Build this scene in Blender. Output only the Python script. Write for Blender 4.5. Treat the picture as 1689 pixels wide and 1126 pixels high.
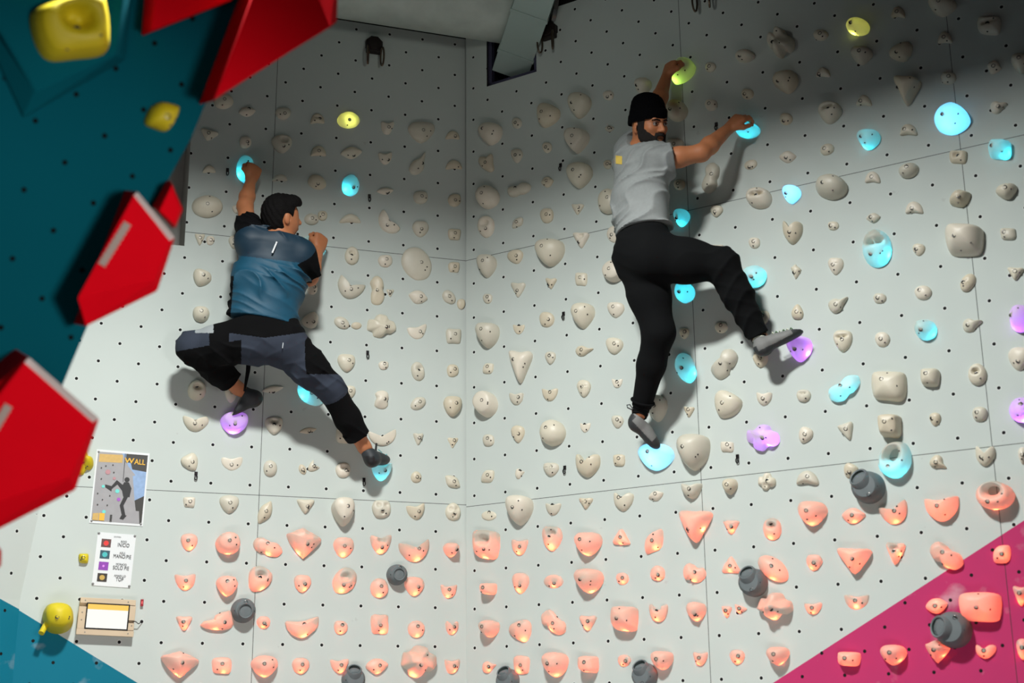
import bpy, bmesh, math, random
import numpy as np
from mathutils import Vector, Matrix, noise
from mathutils.bvhtree import BVHTree

for o in list(bpy.data.objects): bpy.data.objects.remove(o)
SC = bpy.context.scene; COL = SC.collection

# ------------------------------------------------------------ camera, world, lights, exposure
W, H, FPX = 1689, 1126, 2290.6
PIT, ROLL, CH = 0.28136, -0.0078, 1.5
CAM = Vector((0, 0, CH))
_F = Vector((0, math.cos(PIT), math.sin(PIT))); _U = Vector((0, -math.sin(PIT), math.cos(PIT))); _R = Vector((1, 0, 0))
_R, _U = _R*math.cos(ROLL)+_U*math.sin(ROLL), _U*math.cos(ROLL)-_R*math.sin(ROLL)
cd = bpy.data.cameras.new('camera'); cam = bpy.data.objects.new('camera', cd); COL.objects.link(cam)
cam.matrix_world = Matrix(((_R.x, _U.x, -_F.x, CAM.x), (_R.y, _U.y, -_F.y, CAM.y), (_R.z, _U.z, -_F.z, CAM.z), (0, 0, 0, 1)))
cd.sensor_width = 36; cd.lens = FPX*36/W; cd.clip_start = .05; cd.clip_end = 100
cd.dof.use_dof = True; cd.dof.focus_distance = 7.5; cd.dof.aperture_fstop = 1.7
SC.camera = cam
SC.view_settings.view_transform = 'Standard'; SC.view_settings.look = 'None'
SC.view_settings.gamma = 1; SC.view_settings.exposure = 0; SC.view_settings.use_curve_mapping = False
SC.cycles.use_denoising = True; SC.cycles.use_light_tree = True
SC.cycles.max_bounces = 6; SC.cycles.diffuse_bounces = 3; SC.cycles.transmission_bounces = 4
SC.cycles.sample_clamp_indirect = 4
w = bpy.data.worlds.new('gym_air'); SC.world = w; w.use_nodes = True
w.node_tree.nodes['Background'].inputs[0].default_value = (1, .88, .82, 1)
w.node_tree.nodes['Background'].inputs[1].default_value = .012

def lamp(name, kind, loc, aim, power, color=(1, 1, 1), **k):
    l = bpy.data.lights.new(name, kind); l.energy = power; l.color = color
    for a, b in k.items(): setattr(l, a, b)
    o = bpy.data.objects.new(name, l); COL.objects.link(o); o.location = loc
    o.rotation_euler = (Vector(aim)-Vector(loc)).to_track_quat('-Z', 'Y').to_euler()
    return o
# pendant lamp near the corner (its added shade keeps the top of the panels dark), and added fill lights
LAMP = Vector((-.62, 3.68, 5.33))
lamp('pendant_bulb', 'AREA', LAMP, LAMP-Vector((0, 0, 1)), 335, (.98, 1, .975), shape='DISK', size=.46)
lamp('near_fill', 'AREA', (-.9, .2, 1.7), (-1.6, 4, 2.6), 6, (1, .90, .84), shape='RECTANGLE', size=1.6, size_y=.8)  # added fill from beside the camera, aimed at the near panel
lamp('panel_fill_spot', 'SPOT', (1.2, 1.2, 1.9), (-1.5, 4, 2.5), 320, (1, .98, .96), spot_size=math.radians(44), spot_blend=.8, shadow_soft_size=.3)  # added spot that brightens the red volumes and the teal panel
lamp('duct_fill', 'AREA', (.1, 5.45, 4.95), (-.1, 6.9, 5.6), 2.4, (.96, 1, .93), shape='DISK', size=.25)  # added fill, out of view, to brighten the duct
lamp('low_fill', 'AREA', (-.2, 3.8, .5), (-.1, 7.4, 1.7), 19, (1, .90, .85), shape='RECTANGLE', size=4, size_y=.6, spread=math.radians(95))  # added low fill that lifts the lower part of the panels

# ------------------------------------------------------------ geometry of the two panelled walls
PO = Vector((-.25039, 7.43149, .3+CH)); RAT = .99156*.1
class Wall: pass
def mkwall(a, t, u0, v0):
    s = Wall(); s.U = Vector((math.cos(a), math.sin(a), 0)); nn = Vector((-math.sin(a), math.cos(a), 0))
    s.V = Vector((0, 0, 1))*math.cos(t)-nn*math.sin(t); s.N = s.U.cross(s.V); s.u0, s.v0 = u0, v0; s.O = PO
    s.M = Matrix(((s.U.x, s.V.x, s.N.x, PO.x), (s.U.y, s.V.y, s.N.y, PO.y), (s.U.z, s.V.z, s.N.z, PO.z), (0, 0, 0, 1)))
    s.I = s.M.inverted(); return s
WL = mkwall(.32492, -.00572, -1.72499, 3.84475)
WR = mkwall(-.56812, .00452, .52643, 3.77987)
def ray(x, y): return (_F + _R*((x-W/2)/FPX) + _U*((H/2-y)/FPX)).normalized()
def P(w, x, y, off=0.):
    """world point on the photo ray x,y that lies off metres in front of wall w"""
    d = ray(x, y); t = ((w.O-CAM).dot(w.N)+off)/d.dot(w.N); return CAM+d*t
def Lc(w, x, y, off=0.): return w.I @ P(w, x, y, off)
def uv(w, i, j): return ((i+w.u0)*RAT, (j+w.v0)*.1)
def proj(p):
    q = p-CAM; d = q.dot(_F); return (W/2+FPX*q.dot(_R)/d, H/2-FPX*q.dot(_U)/d)
def at(x, y, dist): return CAM+ray(x, y)*dist

# ------------------------------------------------------------ materials
def nmat(name):
    m = bpy.data.materials.new(name); m.use_nodes = True; nt = m.node_tree
    return m, nt, nt.nodes['Principled BSDF']
def L3(c): return tuple(((v/255)/12.92 if v/255 <= .04045 else ((v/255+.055)/1.055)**2.4) for v in c)+(1,)
def mat(name, rgb, rough=.6, metal=0, var=0., scale=8, bump=0., bscale=60, spec=.5, sss=0., trans=0.):
    m, nt, b = nmat(name); N = nt.nodes; K = nt.links
    c = L3(rgb); b.inputs['Base Color'].default_value = c
    b.inputs['Roughness'].default_value = rough; b.inputs['Metallic'].default_value = metal
    b.inputs['Specular IOR Level'].default_value = spec
    tc = N.new('ShaderNodeTexCoord')
    if var:
        n = N.new('ShaderNodeTexNoise'); n.inputs['Scale'].default_value = scale; n.inputs['Detail'].default_value = 5
        K.new(tc.outputs['Object'], n.inputs['Vector'])
        mx = N.new('ShaderNodeMix'); mx.data_type = 'RGBA'
        mx.inputs[6].default_value = tuple(v*(1-var) for v in c[:3])+(1,); mx.inputs[7].default_value = tuple(min(1, v*(1+var)) for v in c[:3])+(1,)
        K.new(n.outputs['Fac'], mx.inputs[0]); K.new(mx.outputs[2], b.inputs['Base Color'])
    if bump:
        n = N.new('ShaderNodeTexNoise'); n.inputs['Scale'].default_value = bscale; n.inputs['Detail'].default_value = 3
        K.new(tc.outputs['Object'], n.inputs['Vector'])
        bp = N.new('ShaderNodeBump'); bp.inputs['Strength'].default_value = bump; bp.inputs['Distance'].default_value = .004
        K.new(n.outputs['Fac'], bp.inputs['Height']); K.new(bp.outputs['Normal'], b.inputs['Normal'])
    if sss:
        b.inputs['Subsurface Weight'].default_value = sss; b.inputs['Subsurface Radius'].default_value = (.02, .008, .004); b.inputs['Subsurface Scale'].default_value = .5
    if trans:
        t = N.new('ShaderNodeBsdfTranslucent'); t.inputs[0].default_value = (.9, .9, .88, 1)
        ms = N.new('ShaderNodeMixShader'); ms.inputs[0].default_value = trans
        K.new(b.outputs[0], ms.inputs[1]); K.new(t.outputs[0], ms.inputs[2]); K.new(ms.outputs[0], N['Material Output'].inputs[0])
    return m
def emit(name, rgb, s):
    m, nt, b = nmat(name); b.inputs['Base Color'].default_value = (0, 0, 0, 1)
    b.inputs['Emission Color'].default_value = L3(rgb); b.inputs['Emission Strength'].default_value = s
    return m

def wallmat(name, w, seams_i, seams_j, paint=None, dots=True, base=(195, 203, 198)):
    """painted plywood: bolt-hole grid, panel seams, chalk marks, and one painted area (line through two local points)"""
    m, nt, b = nmat(name); N = nt.nodes; K = nt.links
    tc = N.new('ShaderNodeTexCoord'); sp = N.new('ShaderNodeSeparateXYZ'); K.new(tc.outputs['Object'], sp.inputs[0])
    def M(op, a, c=None, d=None):
        n = N.new('ShaderNodeMath'); n.operation = op
        for k, v in enumerate((a, c, d)):
            if v is None: continue
            if isinstance(v, (int, float)): n.inputs[k].default_value = v
            else: K.new(v, n.inputs[k])
        return n.outputs[0]
    X, Y = sp.outputs[0], sp.outputs[1]
    a = M('SUBTRACT', M('DIVIDE', X, RAT), w.u0); c = M('SUBTRACT', M('DIVIDE', Y, .1), w.v0)
    s = M('MULTIPLY', M('ADD', a, c), .5); t = M('MULTIPLY', M('SUBTRACT', a, c), .5)
    sf = M('SUBTRACT', s, M('ROUND', s)); tf = M('SUBTRACT', t, M('ROUND', t))
    da = M('ADD', sf, tf); db = M('SUBTRACT', sf, tf)
    dist = M('MULTIPLY', M('SQRT', M('ADD', M('MULTIPLY', da, da), M('MULTIPLY', db, db))), .1)
    def mix(fac, A, B):
        n = N.new('ShaderNodeMix'); n.data_type = 'RGBA'
        if isinstance(fac, float): n.inputs[0].default_value = fac
        else: K.new(fac, n.inputs[0])
        for k, v in ((6, A), (7, B)):
            if isinstance(v, tuple): n.inputs[k].default_value = v
            else: K.new(v, n.inputs[k])
        return n.outputs[2]
    no = N.new('ShaderNodeTexNoise'); no.inputs['Scale'].default_value = 2.3; no.inputs['Detail'].default_value = 6; K.new(tc.outputs['Object'], no.inputs['Vector'])
    b0 = L3(base); col = mix(no.outputs['Fac'], tuple(v*.94 for v in b0[:3])+(1,), tuple(min(1, v*1.05) for v in b0[:3])+(1,))
    if paint:
        (x1, y1), (x2, y2), rgb = paint
        nx, ny = -(y2-y1), (x2-x1)
        f = M('ADD', M('MULTIPLY', M('SUBTRACT', X, x1), nx), M('MULTIPLY', M('SUBTRACT', Y, y1), ny))
        pc = L3(rgb); n2 = N.new('ShaderNodeTexNoise'); n2.inputs['Scale'].default_value = 5; n2.inputs['Detail'].default_value = 8; K.new(tc.outputs['Object'], n2.inputs['Vector'])
        sm = M('MULTIPLY', M('MAXIMUM', M('SUBTRACT', n2.outputs['Fac'], .6), 0), 2.5)
        pcol = mix(sm, pc, (.75, .75, .75, 1))
        unp = M('GREATER_THAN', f, 0); col = mix(M('LESS_THAN', f, 0), col, pcol)
    # scuffs
    n3 = N.new('ShaderNodeTexNoise'); n3.inputs['Scale'].default_value = 14; n3.inputs['Detail'].default_value = 4; K.new(tc.outputs['Object'], n3.inputs['Vector'])
    col = mix(M('MULTIPLY', M('GREATER_THAN', n3.outputs['Fac'], .735), .25), col, (.35, .35, .33, 1))
    def line(coord, pos, wd=.0018):
        return M('LESS_THAN', M('ABSOLUTE', M('SUBTRACT', coord, pos)), wd)
    for i in seams_i: col = mix(M('MULTIPLY', line(X, (i+w.u0)*RAT), .8), col, (.03, .03, .03, 1))
    for j in seams_j: col = mix(M('MULTIPLY', line(Y, (j+w.v0)*.1), .8), col, (.03, .03, .03, 1))
    if dots:
        if not paint is None: col = mix(M('MULTIPLY', M('MULTIPLY', M('LESS_THAN', dist, .0125), .3), unp), col, (.8, .8, .78, 1))
        col = mix(M('LESS_THAN', dist, .0078), col, (.004, .004, .004, 1))
    K.new(col, b.inputs['Base Color']); b.inputs['Roughness'].default_value = .75; b.inputs['Specular IOR Level'].default_value = .25
    return m

# ------------------------------------------------------------ object helpers
def setp(o, label=None, cat=None, group=None, kind=None):
    if label: o['label'] = label
    if cat: o['category'] = cat
    if group: o['group'] = group
    if kind: o['kind'] = kind
    return o
def mobj(name, verts, faces, mats, parent=None, mw=None, smooth=True, idx=None):
    me = bpy.data.meshes.new(name); me.from_pydata([tuple(v) for v in verts], [], [tuple(f) for f in faces])
    for m in (mats if isinstance(mats, (list, tuple)) else [mats]): me.materials.append(m)
    if idx is not None: me.polygons.foreach_set('material_index', idx)
    if smooth: me.polygons.foreach_set('use_smooth', [True]*len(me.polygons))
    me.update(); return link(name, me, parent, mw)
def link(name, me, parent=None, mw=None):
    o = bpy.data.objects.new(name, me); COL.objects.link(o)
    if parent: o.parent = parent; o.matrix_parent_inverse = Matrix.Identity(4)
    if mw is not None:
        if parent: o.matrix_basis = parent_world(parent).inverted() @ mw
        else: o.matrix_basis = mw
    return o
def parent_world(o):
    m = o.matrix_basis.copy()
    while o.parent: o = o.parent; m = o.matrix_basis @ m
    return m
def empty(name, mw, **k):
    o = bpy.data.objects.new(name, None); COL.objects.link(o); o.empty_display_size = .05; o.matrix_basis = mw; return setp(o, **k)
class MB:
    """collects simple solids into one mesh"""
    def __init__(s): s.v = []; s.f = []; s.mi = []
    def add(s, vs, fs, mi=0):
        b = len(s.v); s.v += [Vector(v) for v in vs]; s.f += [tuple(b+i for i in f) for f in fs]; s.mi += [mi]*len(fs)
    def box(s, c, d, M=None, mi=0, bev=0.):
        x, y, z = (k/2 for k in d); c = Vector(c)
        if bev:
            bm = bmesh.new(); bmesh.ops.create_cube(bm, size=1)
            for v in bm.verts: v.co = Vector((v.co.x*d[0], v.co.y*d[1], v.co.z*d[2]))
            bmesh.ops.bevel(bm, geom=bm.edges[:], offset=bev, segments=2, profile=.6, affect='EDGES')
            bm.verts.index_update(); vs = [v.co+c for v in bm.verts]; fs = [[v.index for v in f.verts] for f in bm.faces]; bm.free()
        else:
            vs = [c+Vector((a, b, e)) for a in (-x, x) for b in (-y, y) for e in (-z, z)]
            fs = [(0, 1, 3, 2), (4, 6, 7, 5), (0, 4, 5, 1), (2, 3, 7, 6), (0, 2, 6, 4), (1, 5, 7, 3)]
        if M is not None: vs = [M @ v for v in vs]
        s.add(vs, fs, mi)
    def tube(s, pts, r, n=10, mi=0, closed=False, cap=True):
        pts = [Vector(p) for p in pts]; rs = r if isinstance(r, (list, tuple)) else [r]*len(pts)
        L = len(pts); rings = []; ref = None
        for k, p in enumerate(pts):
            a = pts[k-1] if (k or closed) else p; b = pts[(k+1) % L] if (k < L-1 or closed) else p
            t = (b-a).normalized()
            if ref is None: ref = t.orthogonal().normalized()
            x = (ref-t*ref.dot(t)).normalized(); ref = x; y = t.cross(x)
            rings.append([p+(x*math.cos(q)+y*math.sin(q))*rs[k] for q in [2*math.pi*i/n for i in range(n)]])
        vs = [v for r_ in rings for v in r_]; fs = []
        for k in range(L if closed else L-1):
            for i in range(n):
                a, b = k*n, ((k+1) % L)*n; fs.append((a+i, a+(i+1) % n, b+(i+1) % n, b+i))
        if cap and not closed: fs += [tuple(range(n))[::-1], tuple((L-1)*n+i for i in range(n))]
        s.add(vs, fs, mi)
    def lathe(s, prof, n=24, M=None, mi=0):
        """prof: (radius, height) pairs, axis z"""
        vs = [Vector((r*math.cos(2*math.pi*i/n), r*math.sin(2*math.pi*i/n), h)) for r, h in prof for i in range(n)]
        if M is not None: vs = [M @ v for v in vs]
        fs = [(k*n+i, k*n+(i+1) % n, (k+1)*n+(i+1) % n, (k+1)*n+i) for k in range(len(prof)-1) for i in range(n)]
        s.add(vs, fs, mi)
    def out(s, name, mats, parent=None, mw=None, smooth=False):
        me = bpy.data.meshes.new(name); me.from_pydata([tuple(v) for v in s.v], [], s.f)
        for m in (mats if isinstance(mats, (list, tuple)) else [mats]): me.materials.append(m)
        me.polygons.foreach_set('material_index', s.mi)
        bm = bmesh.new(); bm.from_mesh(me); bmesh.ops.recalc_face_normals(bm, faces=bm.faces[:]); bm.to_mesh(me); bm.free()
        if smooth:
            me.polygons.foreach_set('use_smooth', [True]*len(me.polygons))
            me.set_sharp_from_angle(angle=math.radians(40))
        me.update(); return link(name, me, parent, mw)

# ------------------------------------------------------------ the room
def ln(w, a, b, flip=False):
    A, B = Lc(w, *a), Lc(w, *b); A, B = ((B.x, B.y), (A.x, A.y)) if flip else ((A.x, A.y), (B.x, B.y)); return A, B
TEAL, PINK = (0, 112, 135), (188, 50, 104)
TOPJ = 33.45; top = uv(WL, 0, TOPJ)[1]; bot = -PO.z
Ml = wallmat('panel_paint_teal', WL, (-9.5,), (5.5, 19.45, -8.5), ln(WL, (0, 987), (227, 1126))+(TEAL,))
Mr = wallmat('panel_paint_pink', WR, (13.45, 27.45), (5.45, 19.45, -8.5), ln(WR, (1275, 1126), (1689, 858))+(PINK,))
# left wall: outline in local metres, with the upper corner cut back to the recess
fold = [Lc(WL, *p) for p in ((128, 520), (63, 848), (33, 989), (27, 1126))]
fold = [Vector((p.x, p.y, 0)) for p in fold]
rx, ry = uv(WL, -14.05, 18.65)
fb = Vector((fold[3].x-.02, bot, 0)); ft = fold[0]+(fold[0]-fold[1])*((ry-fold[0].y)/(fold[0].y-fold[1].y))
vs = [(0, bot, 0), (0, top, 0), (rx, top, 0), (rx, ry, 0), tuple(ft), tuple(fold[1]), tuple(fold[2]), tuple(fb)]
mobj('wall_left', vs, [tuple(range(8))[::-1]], Ml, mw=WL.M, smooth=False)['kind'] = 'structure'
# recess beside it
Md = mat('recess_paint', (190, 188, 182), .8, var=.06)
mb = MB(); z = -.35; lx = ft.x-.6
mb.add([(lx, ry, z), (rx, ry, z), (rx, top, z), (lx, top, z)], [(0, 1, 2, 3)])
mb.add([(rx, ry, z), (rx, ry, 0), (rx, top, 0), (rx, top, z)], [(0, 1, 2, 3)])
mb.add([(lx, ry, z), (rx, ry, z), (rx, ry, 0), (lx, ry, 0)], [(0, 1, 2, 3)])
mb.out('wall_recess', Md, mw=WL.M)['kind'] = 'structure'
# the folded side facet, two slopes
side = WL.I.to_3x3() @ Vector((-.55, -.84, 0))
Wf = Wall(); ux = side.normalized()*-1; tl = (fold[1]-fold[2]).normalized()
def facet(name, a, b, paintpts):
    """parallelogram going off from fold edge a-b (a upper); its own local frame so the bolt grid lies on it"""
    A = WL.M @ a; B = WL.M @ b; d = (WL.M.to_3x3() @ side).normalized()
    n = (d*-1).cross(A-B).normalized(); v = n.cross(d*-1).normalized(); O = B
    M = Matrix((((-d).x, v.x, n.x, O.x), ((-d).y, v.y, n.y, O.y), ((-d).z, v.z, n.z, O.z), (0, 0, 0, 1))); I = M.inverted()
    f = Wall(); f.u0, f.v0 = .3, .2
    pl = []
    for x, y in paintpts:
        r = ray(x, y); t = (O-CAM).dot(n)/r.dot(n); q = I @ (CAM+r*t); pl.append((q.x, q.y))
    m = wallmat('panel_paint_fold', f, (), (), (pl[0], pl[1], TEAL))
    q = [I @ A, I @ B, I @ (B+d*2), I @ (A+d*2)]
    mobj(name, q, [(0, 1, 2, 3)], m, mw=M, smooth=False)['kind'] = 'structure'
facet('wall_left_upper_fold', ft, fold[1], [(0, 987), (33, 1005)])
facet('wall_left_middle_fold', fold[1], fold[2], [(0, 987), (33, 1005)])
facet('wall_left_lower_fold', fold[2], fb, [(0, 987), (33, 1005)])
# right wall with the duct opening
o1, o2 = Lc(WR, 803, 143), Lc(WR, 885, 118); ob = (o1.y+o2.y)/2; ue = 6.5
vs = [(0, bot, 0), (o1.x, bot, 0), (o2.x, bot, 0), (ue, bot, 0), (0, ob, 0), (o1.x, ob, 0), (o2.x, ob, 0), (ue, ob, 0), (0, top, 0), (o1.x, top, 0), (o2.x, top, 0), (ue, top, 0)]
mobj('wall_right', vs, [(0, 1, 5, 4), (1, 2, 6, 5), (2, 3, 7, 6), (4, 5, 9, 8), (6, 7, 11, 10)], Mr, mw=WR.M, smooth=False)['kind'] = 'structure'
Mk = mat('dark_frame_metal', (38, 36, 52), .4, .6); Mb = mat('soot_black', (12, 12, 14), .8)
mb = MB()
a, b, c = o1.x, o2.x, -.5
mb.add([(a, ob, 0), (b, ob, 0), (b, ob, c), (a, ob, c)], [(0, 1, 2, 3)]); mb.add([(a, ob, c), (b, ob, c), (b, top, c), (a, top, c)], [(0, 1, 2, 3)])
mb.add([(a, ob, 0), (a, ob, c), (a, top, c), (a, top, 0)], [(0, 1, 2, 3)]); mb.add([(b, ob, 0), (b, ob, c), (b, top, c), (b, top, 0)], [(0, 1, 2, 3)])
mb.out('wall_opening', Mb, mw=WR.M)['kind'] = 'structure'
fr = MB()
for d, wd in ((-.03, .025), (-.2, .03)):
    fr.box((a+wd/2, (ob+top)/2, d), (wd, top-ob, .03)); fr.box((b-wd/2, (ob+top)/2, d), (wd, top-ob, .03))
    fr.box(((a+b)/2, ob+wd/2, d), (b-a, wd, .03)); fr.box(((a+b)/2, ob+.16, d-.1), (b-a, .02, .03))
setp(fr.out('opening_frame', mat('frame_steel', (96, 92, 120), .35, .7), mw=WR.M), 'dark metal frame lining the duct opening at the top of the panels', 'frame')
# ceiling, floor
Mc = mat('ceiling_black', (16, 17, 16), .9, var=.2, scale=3)
mb = MB(); mb.box((0, 2.5, PO.z+top+.25), (14, 12, .1)); mb.out('ceiling', Mc)['kind'] = 'structure'
mb = MB(); mb.box((0, 3, -.05), (14, 13, .1)); mb.out('floor', mat('mat_grey', (70, 74, 80), .8, var=.1))['kind'] = 'structure'
mb = MB(); mb.box((0, 9.3, PO.z+top/2), (14, .1, 7)); mb.out('wall_back', Mc)['kind'] = 'structure'
# a strip of bare lining between panels and ceiling
mb = MB()
for w_, e in ((WL, -5), (WR, ue)):
    mb.add([w_.M @ Vector(p) for p in ((0, top, -.02), (e, top, -.02), (e, top+.3, -.02), (0, top+.3, -.02))], [(0, 1, 2, 3)])
mb.out('trim_1', Mc)['kind'] = 'structure'
mb = MB(); mb.lathe([(.48, -.15), (.47, .04), (.1, .10)], 40, Matrix.Translation(LAMP)); mb.tube([LAMP+Vector((0, 0, .09)), LAMP+Vector((0, 0, .24))], .01, 8)  # unseen shade, added to block the bulb from the upper panels
setp(mb.out('added_shade', mat('added_shade_black', (14, 14, 14), .8), smooth=True), 'unseen black round lamp shade added in front of the corner to darken the panel tops', 'lamp')
# round duct, flanges and square trunk
Mg = mat('galvanised_duct', (190, 198, 190), .5, .1, var=.25, scale=9, bump=.3, bscale=20); Mt = mat('grey_trunk_paint', (165, 182, 176), .5, .1, var=.1, scale=4)
r_ = .24; DH = .10; A = WL.M @ Vector((-3.2, top+DH, .32)); B = WL.M @ Vector((.18, top+DH, .32))
d = empty('ventilation_duct', Matrix.Translation(A), label='large round grey ventilation duct running under the ceiling along the top of the panels', cat='duct')
mb = MB(); mb.tube([A, B], r_, 40); mb.out('pipe', Mg, d, Matrix.Identity(4), True)
e = B+(B-A).normalized()*.03
for k in (0, .1, .19):
    q = B+(B-A).normalized()*(k-.02); mb = MB(); mb.tube([q, q+(B-A).normalized()*.025], r_+.03, 40); mb.out('flange', mat('flange_metal', (190, 195, 190), .2, .9), d, Matrix.Identity(4), True)
T0, T1 = P(WR, 905, -70, .40), P(WR, 846, 108, -.12); ax = (T1-T0).normalized(); sx = WR.U; sx = (sx-ax*sx.dot(ax)).normalized(); sy = ax.cross(sx)
Mx = Matrix(((sx.x, sy.x, ax.x, T0.x), (sx.y, sy.y, ax.y, T0.y), (sx.z, sy.z, ax.z, T0.z), (0, 0, 0, 1)))
ln_ = (T1-T0).length; d = empty('duct_trunk', Matrix.Translation(T0), label='square grey duct trunk slanting down into the dark wall opening', cat='duct')
mb = MB(); mb.box((0, 0, ln_/2), (.21, .2, ln_), Mx, bev=.004); mb.out('casing', Mt, d, Matrix.Identity(4))
for k in (.42, .8):
    mb = MB(); mb.box((0, 0, ln_*k), (.22, .21, .02), Mx); mb.out('joint_rib', Mt, d, Matrix.Identity(4))

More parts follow.
